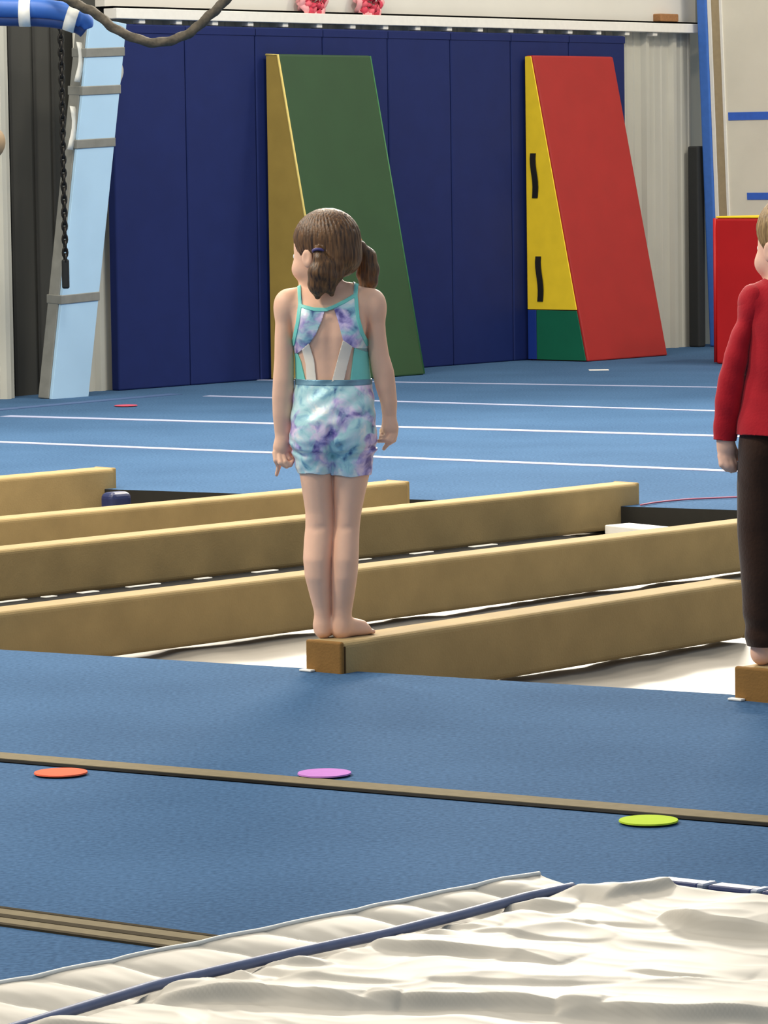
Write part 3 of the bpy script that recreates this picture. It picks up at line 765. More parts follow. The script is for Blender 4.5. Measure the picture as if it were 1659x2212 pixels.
def sdf_mesh(name, g, m, parent, it=2):
    V, Q = g.surface(); V = vsmooth(V, Q, it)
    me = bpy.data.meshes.new(name); me.vertices.add(len(V)); me.vertices.foreach_set('co', V.astype(np.float32).ravel())
    me.loops.add(Q.size); me.loops.foreach_set('vertex_index', Q.astype(np.int32).ravel())
    me.polygons.add(len(Q)); me.polygons.foreach_set('loop_start', np.arange(0, Q.size, 4, dtype=np.int32)); me.polygons.foreach_set('loop_total', np.full(len(Q), 4, np.int32))
    me.polygons.foreach_set('use_smooth', [True] * len(Q)); me.update(calc_edges=True); me.validate()
    me.materials.append(m)
    return link(bpy.data.objects.new(name, me), parent), V, Q
def clip_mesh(name, V, Q, Sv, m, parent, thick=.003):
    """keep the part of a surface where Sv > 0, cut exactly along Sv = 0"""
    T = np.concatenate([Q[:, [0, 1, 2]], Q[:, [0, 2, 3]]]); pos = Sv > 0
    keep = T[pos[T].any(1)]
    NV = []; NF = []; vid = {}; eid = {}
    def vv(i):
        if i not in vid: vid[i] = len(NV); NV.append(V[i])
        return vid[i]
    def ee(i, j):
        key = (i, j) if i < j else (j, i)
        if key not in eid:
            t = Sv[i] / (Sv[i] - Sv[j]); eid[key] = len(NV); NV.append(V[i] + (V[j] - V[i]) * t)
        return eid[key]
    for a, b, c in keep.tolist():
        poly = []
        for i, j in ((a, b), (b, c), (c, a)):
            if pos[i]: poly.append(vv(i))
            if pos[i] != pos[j]: poly.append(ee(i, j))
        if len(poly) >= 3: NF.append(poly)
    o = mesh(name, NV, NF, m, parent, True)
    if thick:
        md = o.modifiers.new('s', 'SOLIDIFY'); md.thickness = thick; md.offset = -1
    return o
def poly_sd(P, poly):
    """signed distance of 2-D points to a polygon, positive inside"""
    poly = np.array(poly, float); x, y = P[:, 0], P[:, 1]; d = np.full(len(P), 1e9); ins = np.zeros(len(P), bool)
    for a, b in zip(poly, np.roll(poly, -1, 0)):
        e = b - a; t = np.clip(((x - a[0]) * e[0] + (y - a[1]) * e[1]) / (e @ e + 1e-12), 0, 1)
        d = np.minimum(d, np.hypot(x - a[0] - t * e[0], y - a[1] - t * e[1]))
        c = ((a[1] > y) != (b[1] > y)) & (x < (b[0] - a[0]) * (y - a[1]) / (b[1] - a[1] + 1e-12) + a[0]); ins ^= c
    return np.where(ins, d, -d)
def line_d(P, pts):
    x, y = P[:, 0], P[:, 1]; d = np.full(len(P), 1e9)
    for a, b in zip(np.array(pts, float), np.array(pts, float)[1:]):
        e = b - a; t = np.clip(((x - a[0]) * e[0] + (y - a[1]) * e[1]) / (e @ e + 1e-12), 0, 1)
        d = np.minimum(d, np.hypot(x - a[0] - t * e[0], y - a[1] - t * e[1]))
    return d

def skin_mat(name, col):
    m = mat(name, col, .55, .05, 14, .08, 120, .35)
    b = m.node_tree.nodes['Principled BSDF']; b.inputs['Subsurface Weight'].default_value = .08
    b.inputs['Subsurface Radius'].default_value = (.02, .008, .004); b.inputs['Subsurface Scale'].default_value = .3
    return m
def hair_mat(name, dark, light, st=(60, 60, 5)):
    m = bpy.data.materials.new(name); m.use_nodes = True; nt = m.node_tree; N = nt.nodes; L = nt.links; b = N['Principled BSDF']
    b.inputs['Roughness'].default_value = .42; b.inputs['Specular IOR Level'].default_value = .45
    tc = N.new('ShaderNodeTexCoord'); mp = N.new('ShaderNodeMapping'); mp.inputs['Scale'].default_value = st; L.new(tc.outputs['Object'], mp.inputs[0])
    n = N.new('ShaderNodeTexNoise'); n.inputs['Scale'].default_value = 3.0; n.inputs['Detail'].default_value = 4; L.new(mp.outputs[0], n.inputs['Vector'])
    r = N.new('ShaderNodeValToRGB'); r.color_ramp.elements[0].position = .32; r.color_ramp.elements[1].position = .7
    r.color_ramp.elements[0].color = dark; r.color_ramp.elements[1].color = light
    L.new(n.outputs['Fac'], r.inputs[0]); L.new(r.outputs[0], b.inputs['Base Color'])
    bp = N.new('ShaderNodeBump'); bp.inputs['Strength'].default_value = .5; bp.inputs['Distance'].default_value = .004
    L.new(n.outputs['Fac'], bp.inputs['Height']); L.new(bp.outputs[0], b.inputs['Normal'])
    return m
def foil_mat():
    m = bpy.data.materials.new('mottled_foil_fabric'); m.use_nodes = True; nt = m.node_tree; N = nt.nodes; L = nt.links; b = N['Principled BSDF']
    b.inputs['Roughness'].default_value = .34; b.inputs['Metallic'].default_value = .12
    tc = N.new('ShaderNodeTexCoord')
    mp = N.new('ShaderNodeMapping'); mp.inputs['Location'].default_value = (3.1, 1.7, .4); L.new(tc.outputs['Object'], mp.inputs[0])
    def nz(scale, dist, off):
        v = N.new('ShaderNodeMapping'); v.inputs['Location'].default_value = off; L.new(tc.outputs['Object'], v.inputs[0])
        q = N.new('ShaderNodeTexNoise'); q.inputs['Scale'].default_value = scale; q.inputs['Detail'].default_value = 4; q.inputs['Distortion'].default_value = dist
        L.new(v.outputs[0], q.inputs['Vector']); return q
    def ramp(src, stops):
        r = N.new('ShaderNodeValToRGB'); e = r.color_ramp.elements; e[0].position, e[0].color = stops[0]; e[1].position, e[1].color = stops[-1]
        for p_, c_ in stops[1:-1]: q = e.new(p_); q.color = c_
        L.new(src.outputs['Fac'], r.inputs[0]); return r
    base = ramp(nz(19, .8, (3.1, 1.7, .4)), [(.30, srgb(70, 96, 142)), (.38, srgb(138, 186, 204)), (.47, srgb(184, 226, 226)), (.56, srgb(204, 230, 234)), (.66, srgb(244, 246, 238))])
    lav = ramp(nz(26, .5, (7.3, 2.2, 5.1)), [(.36, srgb(104, 92, 160)), (.48, srgb(190, 174, 222)), (.60, srgb(244, 224, 244))])
    mk = ramp(nz(11, .6, (1.4, 8.8, 2.6)), [(.48, (0, 0, 0, 1)), (.56, (1, 1, 1, 1))])
    mx = N.new('ShaderNodeMixRGB'); L.new(mk.outputs[0], mx.inputs[0]); L.new(base.outputs[0], mx.inputs[1]); L.new(lav.outputs[0], mx.inputs[2])
    L.new(mx.outputs[0], b.inputs['Base Color'])
    n2 = N.new('ShaderNodeTexNoise'); n2.inputs['Scale'].default_value = 45; L.new(mp.outputs[0], n2.inputs['Vector'])
    bp = N.new('ShaderNodeBump'); bp.inputs['Strength'].default_value = .25; bp.inputs['Distance'].default_value = .004
    L.new(n2.outputs['Fac'], bp.inputs['Height']); L.new(bp.outputs[0], b.inputs['Normal'])
    return m
def head_sdf(g, c, th, tilt=0.0, s=1.0, k=.012):
    """head at centre c looking th to the left of straight away; returns the local axes"""
    fw_ = np.array([-math.sin(th), math.cos(th), 0.0]); lf = np.array([-math.cos(th), -math.sin(th), 0.0])
    f2 = unit(fw_ * math.cos(tilt) - Z * math.sin(tilt)); u2 = unit(Z * math.cos(tilt) + fw_ * math.sin(tilt))
    R = np.stack([f2, lf, u2], 1); P = lambda a, b, d: np.array(c) + (f2 * a + lf * b + u2 * d) * s
    g.ell(P(-.008, 0, .022), np.array([.086, .070, .078]) * s, k, R)                  # skull
    g.ell(P(.028, 0, -.030), np.array([.056, .056, .064]) * s, k * 1.6, R)            # face
    g.ell(P(.040, 0, -.075), np.array([.030, .032, .022]) * s, k * 1.6, R)            # chin and jaw
    for b in (1, -1):
        g.ell(P(.050, b * .030, -.040), np.array([.028, .024, .026]) * s, k, R)       # cheeks
        g.ell(P(.082, b * .028, -.004), np.array([.012, .014, .009]) * s, .010, R, sub=True)   # eye sockets
        g.ell(P(.004, b * .070, -.016), np.array([.016, .008, .024]) * s, .003, R)   # ears
        g.ell(P(.003, b * .079, -.014), np.array([.008, .004, .013]) * s, .003, R, sub=True)
    g.ell(P(.086, 0, -.022), np.array([.009, .008, .016]) * s, .008, R)               # nose
    g.ell(P(.092, 0, -.032), np.array([.008, .009, .007]) * s, .005, R)
    g.ell(P(.078, 0, -.054), np.array([.010, .018, .004]) * s, .004, R)               # lips
    g.ell(P(.077, 0, -.061), np.array([.010, .015, .004]) * s, .004, R)
    return R, P
def face_bits(P, R, s, parent):
    for b in (1, -1):
        bm = bmesh.new(); bmesh.ops.create_uvsphere(bm, u_segments=14, v_segments=10, radius=.0100 * s)
        for f in bm.faces:
            d = f.calc_center_median().normalized(); f.material_index = 1 if d.dot(Vector(map(float, R[:, 0]))) > .86 else 0
        o = from_bm('eye', bm, [mat('eye_white', srgb(235, 232, 228), .3), mat('eye_iris', srgb(60, 44, 32), .2)], parent, True); o.location = Vector(map(float, P(.0665, b * .026, -.006)))
# ------------------------------------------------------------------ the girl
SK = skin_mat('fair_skin', srgb(238, 190, 160))
sE = bmE[2]; dE = bmE[1]
g_or = bmE[3] + sE * .062 + dE * .085
_v = g_or - CAM; GS = F / (_v @ FW)                       # photo pixels per metre where she stands
GX = CX + F * (_v @ RI) / (_v @ FW); GY = CY - F * (_v @ UP) / (_v @ FW)
GX0, GY0 = GX, 1372.0
def girl():
    X = lambda px, py=1000: (px - GX0 - .014 * (1372 - py) * -1 * 0 ) / GS
    Zp = lambda py: (GY0 - py) / GS
    root = empty('person', g_or); root.rotation_euler = (0, .014, 0)
    def rows(L_): return [(Zp(py), (X(a) + X(b)) / 2, cy, (X(b) - X(a)) / 2, ry) for py, a, b, cy, ry in L_]
    torso = rows([(615, 672, 742, .012, .034), (634, 632, 792, .006, .046), (650, 616, 808, .002, .055), (680, 624, 800, .0, .064), (720, 634, 791, .0, .070), (770, 641, 794, .002, .066), (815, 642, 799, .004, .068),
                  (850, 638, 804, -.004, .074), (900, 633, 808, -.014, .082), (940, 632, 810, -.012, .078), (958, 638, 806, -.006, .070)])
    lleg = rows([(950, 634, 722, -.006, .066), (990, 640, 720, .0, .062), (1020, 648, 720, .002, .058), (1060, 654, 721, .004, .052), (1100, 660, 722, .006, .046), (1132, 660, 723, .006, .043), (1160, 657, 721, .0, .044), (1200, 655, 717, -.008, .046),
                 (1240, 659, 715, -.008, .043), (1280, 669, 715, -.002, .036), (1310, 677, 715, .002, .030), (1335, 681, 715, .004, .028), (1358, 682, 715, .004, .028)])
    rleg = rows([(950, 717, 806, -.006, .066), (990, 718, 803, .0, .062), (1020, 718, 798, .002, .058), (1060, 719, 789, .004, .052), (1100, 721, 781, .006, .046), (1132, 721, 777, .006, .043), (1160, 718, 776, .0, .044), (1200, 716, 775, -.008, .046),
                 (1240, 715, 772, -.008, .043), (1280, 715, 766, -.002, .036), (1310, 716, 761, .002, .030), (1335, 716, 758, .004, .028), (1356, 716, 757, .004, .028)])
    larm = rows([(648, 602, 644, .004, .032), (680, 597, 637, .002, .032), (720, 595, 634, .0, .029), (770, 594, 636, -.002, .027), (815, 591, 636, -.004, .026), (850, 589, 636, .0, .026), (890, 590, 632, .006, .024), (930, 594, 628, .012, .019), (948, 596, 627, .012, .017)])
    rarm = rows([(645, 786, 824, .004, .032), (680, 789, 831, .002, .032), (720, 792, 834, .0, .029), (760, 796, 840, -.002, .027), (795, 803, 851, -.004, .026), (830, 811, 855, .0, .026), (865, 822, 858, .006, .023), (895, 826, 856, .012, .018), (910, 827, 856, .012, .017)])
    g = Grid((X(572), -.15, -.012), (X(878), .20, Zp(440)), .0025)
    g.table(lleg, .002); g.table(rleg, .0025)
    # feet: heel, ball, toes
    def foot(hx, hy, dirx, diry, L_, outer):
        d = unit([dirx, diry, 0]); s = np.array([d[1], -d[0], 0.0]); h0 = np.array([hx, hy, 0.0])
        g.ell(h0 + Z * .021, (.021, .023, .022), .008)
        g.capsule(h0 + Z * .034, h0 + d * L_ * .60 + Z * .022, .023, .017, .016)
        g.capsule(h0 + d * .02 + Z * .016 + s * .006, h0 + d * L_ * .68 + Z * .0135 + s * .010, .015, .0125, .008)
        g.capsule(h0 + d * .02 + Z * .016 - s * .006, h0 + d * L_ * .68 + Z * .0135 - s * .012, .015, .0125, .008)
        for i, o_ in enumerate((-.018, -.009, -.001, .007, .014)):
            o_ = -o_ if outer < 0 else o_
            ln = (.84, .98, .95, .90, .86)[i] if outer > 0 else (.84, .98, .95, .90, .86)[i]
            rr = (.0075, .0078, .0078, .0078, .0095)[i] if False else (.0095, .0075, .0072, .007, .0066)[i]
            g.capsule(h0 + d * L_ * .68 + s * o_ + Z * .011, h0 + d * L_ * (1.0 - .035 * i) - d * .004 + s * o_ * 1.15 + Z * .008, rr, rr * .9, .0025)
    foot(X(698), .006, .35, .93, .135, -1)
    foot(X(737), .004, .72, .69, .118, 1)
    g.table(torso, .012, cap=.016)
    # buttock and shoulder-blade modelling
    for px in (682, 758): g.ell((X(px), -.052, Zp(930)), (.040, .036, .045), .02)
    for px in (668, 762): g.ell((X(px), -.042, Zp(700)), (.030, .022, .045), .025)
    g.capsule((X(716), -.096, Zp(905)), (X(717), -.070, Zp(1000)), .012, .014, .010, sub=True)
    g.capsule((X(715), -.073, Zp(690)), (X(715), -.078, Zp(820)), .005, .005, .02, sub=True)
    for px in (690, 752): g.ell((X(px), .046, Zp(1128)), (.020, .018, .024), .015)
    for px in (691, 750): g.capsule((X(px - 18), -.047, Zp(1134)), (X(px + 18), -.047, Zp(1130)), .005, .005, .012, sub=True)
    g.table(larm, .004); g.table(rarm, .004)
    for px, s_ in ((620, 1), (808, -1)):
        g.ell((X(px), .002, Zp(658)), (.030, .036, .034), .022)
        g.capsule((X(px + s_ * 10), .004, Zp(645)), (X(px + s_ * 50), .012, Zp(625)), .024, .022, .025)
    # neck
    g.capsule((X(712), .006, Zp(640)), (X(700), .012, Zp(575)), .040, .036, .018)
    hc = (X(701), .012, Zp(540)); th = math.radians(56)
    R, P = head_sdf(g, hc, th, .10, 1.0)
    # left hand: back of the hand, three curled fingers, one pointing down, thumb
    hz = lambda px, py, y: (X(px), y, Zp(py))
    g.ell(hz(607, 966, .012), (.019, .015, .027), .012)
    g.capsule(hz(611, 945, .012), hz(608, 960, .012), .016, .018, .008)
    g.chain([hz(595, 972, .006), hz(597, 988, -.002), hz(603, 1002, .004), hz(598, 1020, .010)], [.0075, .0068, .0060, .0048], .0012)
    g.chain([hz(604, 978, .002), hz(607, 993, -.010), hz(620, 1001, -.006), hz(627, 996, .004)], [.0075, .0068, .0060, .0052], .0012)
    g.chain([hz(612, 978, .004), hz(617, 991, -.006), hz(628, 998, -.002), hz(633, 990, .008)], [.0075, .0068, .0060, .0052], .0012)
    g.chain([hz(619, 974, .012), hz(625, 985, .006), hz(632, 990, .012), hz(634, 981, .018)], [.0068, .0060, .0055, .0050], .0012)
    g.chain([hz(618, 956, .018), hz(627, 968, .024), hz(630, 984, .026)], [.0085, .0072, .0058], .004)
    # right hand
    g.ell(hz(843, 923, .012), (.020, .015, .023), .012)
    g.capsule(hz(841, 903, .012), hz(843, 918, .012), .016, .018, .008)
    g.chain([hz(852, 934, .006), hz(846, 946, -.004), hz(836, 954, .000), hz(829, 964, .006)], [.0078, .0070, .0060, .0048], .0012)
    g.chain([hz(846, 934, .002), hz(838, 944, -.008), hz(826, 945, -.004), hz(817, 947, .002)], [.0078, .0070, .0060, .0048], .0012)
    g.chain([hz(854, 930, .014), hz(851, 945, .008), hz(842, 951, .010), hz(838, 943, .018)], [.0072, .0064, .0058, .0050], .0012)
    g.chain([hz(838, 930, .008), hz(831, 938, .000), hz(823, 939, .006), hz(824, 932, .014)], [.0070, .0062, .0056, .0050], .0012)
    g.chain([hz(832, 915, .016), hz(826, 926, .022), hz(824, 938, .024)], [.0082, .0070, .0056], .004)
    body, V, Q = sdf_mesh('body', g, SK, root, 1)
    face_bits(P, R, 1.0, root)
    # ---- hair: cap drawn back to two low bunches
    hg = Grid((X(610), -.12, Zp(650)), (X(835), .16, Zp(440)), .0025)
    c = np.array(hc)
    def strands(X_, Y_, Z_): return .0012 * np.sin(np.arctan2(Y_, X_) * 46 + Z_ * 60)
    hg.ell(P(-.012, 0, .026), (.0905, .0760, .0825), .01, R, rip=strands)
    hg.ell(P(-.040, 0, -.020), (.060, .064, .050), .02, R)
    # face opening
    hg.ell(P(.075, 0, -.040), (.052, .095, .085), .006, R, sub=True)
    for b in (1, -1): hg.ell(P(.022, b * .088, -.034), (.036, .034, .040), .006, R, sub=True)
    # parting down the back of the head
    hg.capsule(P(-.02, .0, .112), P(-.104, .004, .045), .0022, .0022, .003, sub=True)
    hp = lambda px, py, y: (X(px), y, Zp(py))
    # left bunch
    hg.chain([hp(690, 536, -.072), hp(693, 554, -.078), hp(692, 582, -.076), hp(689, 610, -.070), hp(688, 634, -.066)], [.010, .016, .028, .025, .008], .008)
    hg.chain([hp(690, 540, -.070), hp(706, 566, -.074), hp(712, 592, -.070), hp(714, 615, -.066), hp(718, 630, -.062)], [.013, .020, .021, .014, .006], .008)
    hg.chain([hp(704, 560, -.060), hp(728, 570, -.056), hp(732, 590, -.058), hp(726, 606, -.060)], [.020, .018, .012, .006], .010)
    # right bunch
    hg.chain([hp(764, 520, .040), hp(780, 528, .052), hp(794, 552, .060), hp(798, 580, .062), hp(797, 606, .060), hp(794, 628, .058)], [.012, .011, .022, .025, .022, .012], .006)
    hg.chain([hp(776, 530, .050), hp(783, 560, .056), hp(782, 590, .056), hp(787, 622, .055)], [.010, .014, .014, .008], .006)
    HM = hair_mat('brown_hair', srgb(52, 34, 18), srgb(124, 86, 48))
    hair, _, _ = sdf_mesh('hair', hg, HM, root, 1)
    for p_, a_, m_ in ((hp(689, 537, -.077), (0, .4, 1), mat('purple_hair_tie', srgb(88, 78, 128), .5)), (hp(774, 524, .046), (1, .2, -.5), mat('orange_hair_tie', srgb(226, 150, 110), .5))):
        a_ = unit(a_); e1 = unit(np.cross(a_, [.3, 1, .2])); e2 = np.cross(a_, e1)
        tube('hair_tie', [np.array(p_) + (e1 * math.cos(t) + e2 * math.sin(t)) * .0125 for t in np.linspace(0, 2 * math.pi, 20)], .0035, m_, root, 8)
    # ---- leotard built on its own skin-tight surface
    lg = Grid((X(590), -.16, Zp(1030)), (X(850), .14, Zp(600)), .003)
    lg.table(torso[:], .012, .0035)
    for px in (682, 758): lg.ell((X(px), -.052, Zp(930)), (.0435, .0395, .0485), .02)
    for px in (668, 762): lg.ell((X(px), -.042, Zp(700)), (.033, .025, .048), .025)
    for px, s_ in ((620, 1), (808, -1)):
        lg.capsule((X(px + s_ * 14), .004, Zp(645)), (X(px + s_ * 50), .012, Zp(625)), .0275, .0255, .025)
    lV, lQ = lg.surface(); lV = vsmooth(lV, lQ, 2)
    to2 = lambda pts: [(X(a), Zp(b)) for a, b in pts]
    P2 = lV[:, [0, 2]]; back = lV[:, 1] < .004
    FOIL = foil_mat(); AQUA = mat('aqua_spandex', srgb(126, 214, 200), .45, .05, 20)
    SILV = mat('pearl_elastic', srgb(238, 226, 208), .4, .04, 20)
    wingL = to2([(648, 600), (655, 652), (680, 660), (704, 661), (697, 685), (684, 715), (668, 738), (642, 758), (600, 764), (600, 740), (634, 738), (642, 700), (648, 670), (646, 640), (644, 600)])
    wingR = to2([(766, 600), (764, 632), (742, 646), (722, 657), (731, 685), (738, 712), (743, 730), (764, 743), (792, 754), (860, 756), (860, 735), (794, 738), (782, 712), (774, 680), (771, 640), (772, 600)])
    bod_f = to2([(655, 600), (655, 655), (690, 690), (745, 690), (764, 655), (764, 600), (775, 600), (778, 660), (790, 705), (800, 740), (860, 745), (860, 830), (560, 830), (560, 745), (632, 740), (640, 700), (645, 660), (645, 600)])
    sw = np.where(back, np.maximum(poly_sd(P2, wingL), poly_sd(P2, wingR)), poly_sd(P2, bod_f))
    leo = clip_mesh('leotard', lV, lQ, sw, FOIL, root)
    sideL = to2([(560, 757), (643, 757), (651, 775), (662, 820), (560, 820)]); sideR = to2([(767, 744), (860, 752), (860, 820), (757, 820)])
    clip_mesh('side_panel', lV, lQ, np.where(back, poly_sd(P2, sideL), -1), AQUA, leo)
    clip_mesh('side_panel', lV, lQ, np.where(back, poly_sd(P2, sideR), -1), AQUA, leo)
    strL = to2([(654, 748), (669, 734), (680, 770), (685, 818), (664, 818), (662, 780)]); strR = to2([(742, 727), (762, 741), (752, 780), (743, 818), (717, 818), (730, 770)])
    clip_mesh('strap', lV + np.array([0, -.0012, 0]), lQ, np.where(back, poly_sd(P2, strL), -1), SILV, leo)
    clip_mesh('strap', lV + np.array([0, -.0012, 0]), lQ, np.where(back, poly_sd(P2, strR), -1), SILV, leo)
    tl_ = [to2([(648, 600), (651, 650), (646, 690), (641, 712), (635, 738)]), to2([(652, 654), (680, 661), (706, 662), (722, 656), (744, 645), (766, 632)]), to2([(770, 600), (768, 632), (773, 680), (782, 712), (794, 738)])]
    cen = lV.copy(); nrm = lV - np.stack([np.full(len(lV), X(715)), np.zeros(len(lV)), lV[:, 2]], 1); nrm /= np.linalg.norm(nrm, axis=1)[:, None] + 1e-9
    dd = np.min([line_d(P2, t) for t in tl_], axis=0)
    clip_mesh('trim', lV + nrm * .0018, lQ, np.where(back, .0042 - dd, -1), AQUA, leo)
    hemd = to2([(560, 815), (860, 815)])
    # ---- shorts with bunched folds
    sg = Grid((X(600), -.17, Zp(1045)), (X(845), .14, Zp(790)), .003)
    def wr(x, y, z, GS=GS):
        zz = (GY0 - z * GS)
        e = np.exp(-((zz - 962) / 22.0) ** 2)
        return .0030 * e * np.sin(zz * .30 + x * 60 * np.sign(x - X(716)) + 1.2 * np.sin(x * 70)) + .0012 * np.sin(x * 90 + zz * .16) - .0035 * np.exp(-((zz - 948) / 14.0) ** 2)
    def grow(rw, dx): return [(a, b, c_, d_ + dx, e_ + dx) for a, b, c_, d_, e_ in rw]
    sg.table(grow([r_ for r_ in lleg if r_[0] > Zp(1075)], .0045), .002, rip=wr); sg.table(grow([r_ for r_ in rleg if r_[0] > Zp(1075)], .0045), .0025, rip=wr)
    sg.table(grow([r_ for r_ in torso if r_[0] < Zp(760)], .0048), .010, rip=wr, cap=.014)
    for px in (682, 758): sg.ell((X(px), -.052, Zp(930)), (.045, .041, .050), .02)
    sg.capsule((X(716), -.098, Zp(915)), (X(717), -.076, Zp(995)), .007, .009, .010, sub=True)
    sV, sQ = sg.surface(); sV = vsmooth(sV, sQ, 1)
    pz = GY0 - sV[:, 2] * GS
    hem = np.where(sV[:, 0] < X(717), 1014, 1019) + 1.5 * np.sin(sV[:, 0] * 90)
    clip_mesh('shorts', sV, sQ, np.minimum(np.minimum(pz - (816 + 2 * np.sin(sV[:, 0] * 50)), hem - pz) / GS, np.minimum(X(815.5) - sV[:, 0], sV[:, 0] - X(622))), FOIL, root)
    clip_mesh('waistband', sV * np.array([1.0, 1.0, 1]) + np.array([0, -.001, 0]), sQ, np.where(sV[:, 1] < .01, np.minimum(pz - 812, 824 - pz) / GS, np.minimum(pz - 812, 824 - pz) / GS), mat('slate_foil_band', srgb(110, 150, 168), .35, .2, 25, metal=.2), root)
    tag(root, 'child with two brown ponytails in a shiny aqua and lilac leotard standing on a beam', 'person')
girl()
# ------------------------------------------------------------------ the boy
dF = bmF[1]; sF = bmF[2]
b_or = bmF[3] + sF * .060 + dF * .065
_v = b_or - CAM; BS = F / (_v @ FW); BX = CX + F * (_v @ RI) / (_v @ FW)
BY0 = 1437.0
def boy():
    SK2 = skin_mat('pale_skin', srgb(238, 190, 164))
    X = lambda px: (px - BX) / BS
    Zp = lambda py: (BY0 - py) / BS
    root = empty('person', b_or); root.rotation_euler = (0, .014, 0)
    def rows(L_): return [(Zp(py), (X(a) + X(b)) / 2, cy, (X(b) - X(a)) / 2, ry) for py, a, b, cy, ry in L_]
    cx = 1694
    mir = lambda L_: [(py, 2 * cx - b, 2 * cx - a, cy, ry) for py, a, b, cy, ry in L_]
    torso_s = [(600, 1655, 2 * cx - 1655, .0, .040), (622, 1620, 2 * cx - 1620, .0, .055), (650, 1606, 2 * cx - 1606, .0, .066), (700, 1606, 2 * cx - 1606, .0, .076), (770, 1607, 2 * cx - 1607, .0, .080), (840, 1599, 2 * cx - 1599, -.002, .086), (905, 1591, 2 * cx - 1591, -.008, .102), (940, 1587, 2 * cx - 1587, -.008, .108)]
    arm_s = [(640, 1599, 1646, .0, .038), (690, 1586, 1634, .0, .036), (740, 1567, 1617, -.004, .034), (790, 1552, 1607, -.008, .032), (840, 1543, 1602, -.006, .031), (890, 1538, 1596, .0, .029), (930, 1537, 1591, .006, .027), (950, 1538, 1589, .008, .026)]
    leg_s = [(930, 1598, 1692, -.006, .078), (980, 1593, 1690, -.006, .079), (1050, 1588, 1688, .0, .070), (1150, 1592, 1686, .002, .060), (1250, 1598, 1685, -.004, .056), (1330, 1605, 1683, -.004, .050), (1375, 1612, 1682, -.002, .046), (1392, 1614, 1682, .0, .045)]
    g = Grid((X(1525), -.16, -.015), (X(2 * cx - 1525), .20, Zp(418)), .004)
    shrink = lambda rw, d: [(a, b, c_, d_ - d, e_ - d) for a, b, c_, d_, e_ in rw]
    lL = shrink(rows(leg_s + [(1412, 1624, 1668, .002, .030)]), .008); lR = shrink(rows(mir(leg_s + [(1412, 1624, 1668, .002, .030)])), .008)
    g.table(lL, .002); g.table(lR, .002)
    for px, sd in ((1645, 1), (2 * cx - 1645, -1)):
        h0 = np.array([X(px), .0, 0]); d = unit([.25 if sd > 0 else .45, .95, 0]); s = np.array([d[1], -d[0], 0])
        g.ell(h0 + Z * .026, (.025, .026, .026), .008)
        g.capsule(h0 + Z * .034, h0 + d * .09 + Z * .022, .024, .018, .012)
        for o_ in (-.010, .010): g.capsule(h0 + d * .02 + Z * .018 + s * o_ * .5, h0 + d * .11 + Z * .014 + s * o_, .017, .014, .008)
        for i, o_ in enumerate((-.020, -.010, 0, .009, .017)):
            g.capsule(h0 + d * .11 + s * o_ + Z * .012, h0 + d * (.155 - .004 * i) + s * o_ * 1.1 + Z * .009, .0095 if i == 0 else .0075, None, .0025)
    g.table(shrink(rows(torso_s[:-2] + [(905, 1604, 2 * cx - 1604, -.004, .078), (930, 1606, 2 * cx - 1606, -.004, .074)]), .012), .012, cap=.012)
    for A_, mx in ((arm_s, 1), (mir(arm_s), -1)):
        g.table(shrink(rows(A_), .008), .004)
        q = (lambda px: X(px)) if mx > 0 else (lambda px: X(2 * cx - px))
        hz = lambda px, py, y: (q(px), y, Zp(py))
        g.capsule(hz(1564, 940, .008), hz(1566, 962, .010), .019, .021, .008)
        g.ell(hz(1566, 972, .010), (.021, .017, .028), .010)
        g.chain([hz(1554, 984, .004), hz(1556, 1002, -.004), hz(1566, 1013, .000)], [.0088, .008, .0066], .003)
        g.chain([hz(1563, 988, .000), hz(1567, 1006, -.006), hz(1577, 1016, .000)], [.0088, .008, .0066], .003)
        g.chain([hz(1572, 988, .004), hz(1577, 1006, -.002), hz(1585, 1016, .006)], [.0088, .008, .0066], .003)
        g.chain([hz(1579, 984, .012), hz(1585, 1000, .008), hz(1589, 1011, .014)], [.008, .0072, .006], .003)
        g.chain([hz(1578, 962, .016), hz(1588, 978, .024), hz(1589, 994, .026)], [.0095, .0082, .0064], .004)
    g.capsule((X(cx), .006, Zp(632)), (X(cx + 2), .012, Zp(575)), .046, .040, .018)
    hc = (X(1703), .016, Zp(530)); th = math.radians(42)
    R, P = head_sdf(g, hc, th, .05, 1.06)
    sdf_mesh('body', g, SK2, root, 2)
    face_bits(P, R, 1.06, root)
    # hair
    hg = Grid((X(1610), -.13, Zp(620)), (X(1800), .16, Zp(405)), .003)
    def st(X_, Y_, Z_): return .0016 * np.sin(np.arctan2(Y_, X_) * 40 + Z_ * 90)
    hg.ell(P(-.012, 0, .030), np.array([.092, .078, .084]) * 1.06, .01, R, rip=st)
    hg.ell(P(-.045, 0, -.026), np.array([.050, .060, .050]) * 1.06, .02, R, rip=st)
    hg.ell(P(.082, 0, -.040), np.array([.062, .095, .088]) * 1.06, .006, R, sub=True)
    for b in (1, -1): hg.ell(P(.004, b * .088, -.036), np.array([.028, .028, .036]) * 1.06, .006, R, sub=True)
    sdf_mesh('hair', hg, hair_mat('sandy_hair', srgb(104, 78, 44), srgb(188, 152, 98)), root, 1)
    # shirt
    sg = Grid((X(1520), -.16, Zp(970)), (X(2 * cx - 1520), .16, Zp(585)), .004)
    def folds(x, y, z):
        return .0022 * np.sin((x * 38 + z * 46)) * np.sin(z * 24 + x * 9 + 1) + .0022 * np.sin(x * 55 - z * 20 + 2)
    def sfold(x, y, z): return .0020 * np.sin(z * 75 + x * 40) * np.cos(z * 31)
    sg.table(rows(torso_s), .010, rip=folds, cap=.02)
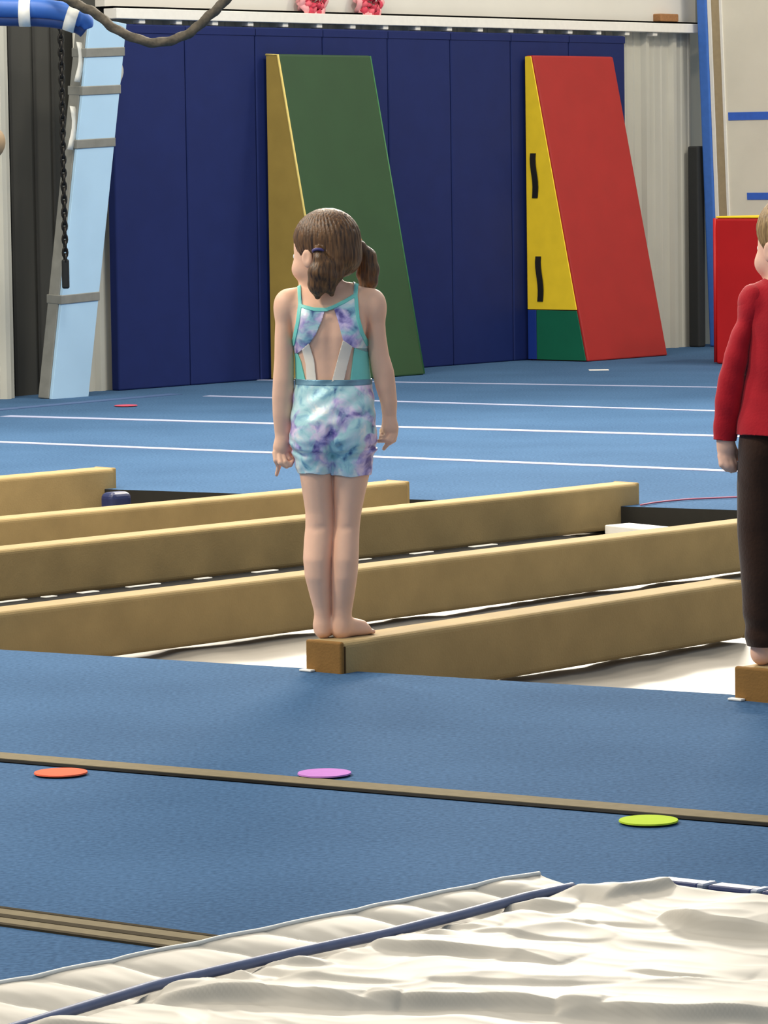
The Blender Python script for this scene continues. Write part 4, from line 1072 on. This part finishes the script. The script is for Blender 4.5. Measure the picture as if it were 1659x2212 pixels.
    def shoulders(gr):
        for px, s_ in ((1618, 1), (2 * cx - 1618, -1)):
            gr.ell((X(px), 0, Zp(655)), (.034, .042, .038), .020)
            gr.capsule((X(px + 6 * s_), .0, Zp(642)), (X(px + 40 * s_), .004, Zp(624)), .024, .026, .02)
    shoulders(sg)
    sV, sQ = sg.surface(); sV = vsmooth(sV, sQ, 2)
    pz = BY0 - sV[:, 2] * BS; pxx = sV[:, 0] * BS + BX
    low = 938 + 4 * np.sin(pxx * .03)
    neck = np.hypot(sV[:, 0] - X(cx), (sV[:, 1] - .008)) - .055
    Sv = np.minimum((low - pz) / BS, np.where(pz < 640, np.maximum(neck, (pz - 612) / BS), .02))
    RED = mat('red_jersey', srgb(176, 14, 30), .8, .08, 18, .2, 160, .25, sheen=.15)
    shirt = clip_mesh('shirt', sV, sQ, Sv, RED, root)
    for A_ in (arm_s, mir(arm_s)):
        ag = Grid((X(1520), -.16, Zp(970)), (X(2 * cx - 1520), .16, Zp(585)), .004)
        ag.table(rows(A_), .004, rip=sfold)
        px = 1622 if A_ is arm_s else 2 * cx - 1622
        ag.ell((X(px), 0, Zp(660)), (.034, .042, .044), .020)
        aV, aQ = ag.surface(); aV = vsmooth(aV, aQ, 2); az = BY0 - aV[:, 2] * BS
        clip_mesh('sleeve', aV, aQ, (950 + .06 * (aV[:, 0] * BS + BX - 1560) * (1 if A_ is arm_s else 0) - az) / BS, RED, shirt)
    # trousers
    pg = Grid((X(1570), -.17, Zp(1410)), (X(2 * cx - 1570), .16, Zp(900)), .004)
    def tf(x, y, z):
        return .0025 * np.sin(x * 60 + z * 18) * np.sin(z * 14 + 1) + .0035 * np.sin(z * 95 + x * 25) * np.exp(-((BY0 - z * BS - 1365) / 35.0) ** 2)
    pg.table(rows(leg_s), .002, rip=tf); pg.table(rows(mir(leg_s)), .002, rip=tf)
    pg.table(rows([(905, 1602, 2 * cx - 1602, -.004, .076), (960, 1596, 2 * cx - 1596, -.006, .082), (990, 1600, 2 * cx - 1600, -.002, .076)]), .012, rip=tf)
    pV, pQ = pg.surface(); pV = vsmooth(pV, pQ, 2); pz = BY0 - pV[:, 2] * BS
    clip_mesh('trousers', pV, pQ, np.minimum(1394 - pz, pz - 912) / BS, mat('dark_brown_fleece', srgb(52, 32, 21), .9, .15, 25, .3, 120, .15, sheen=.2), root)
    tag(root, 'child in red long-sleeved shirt and dark brown trousers at the right edge', 'person')
boy()
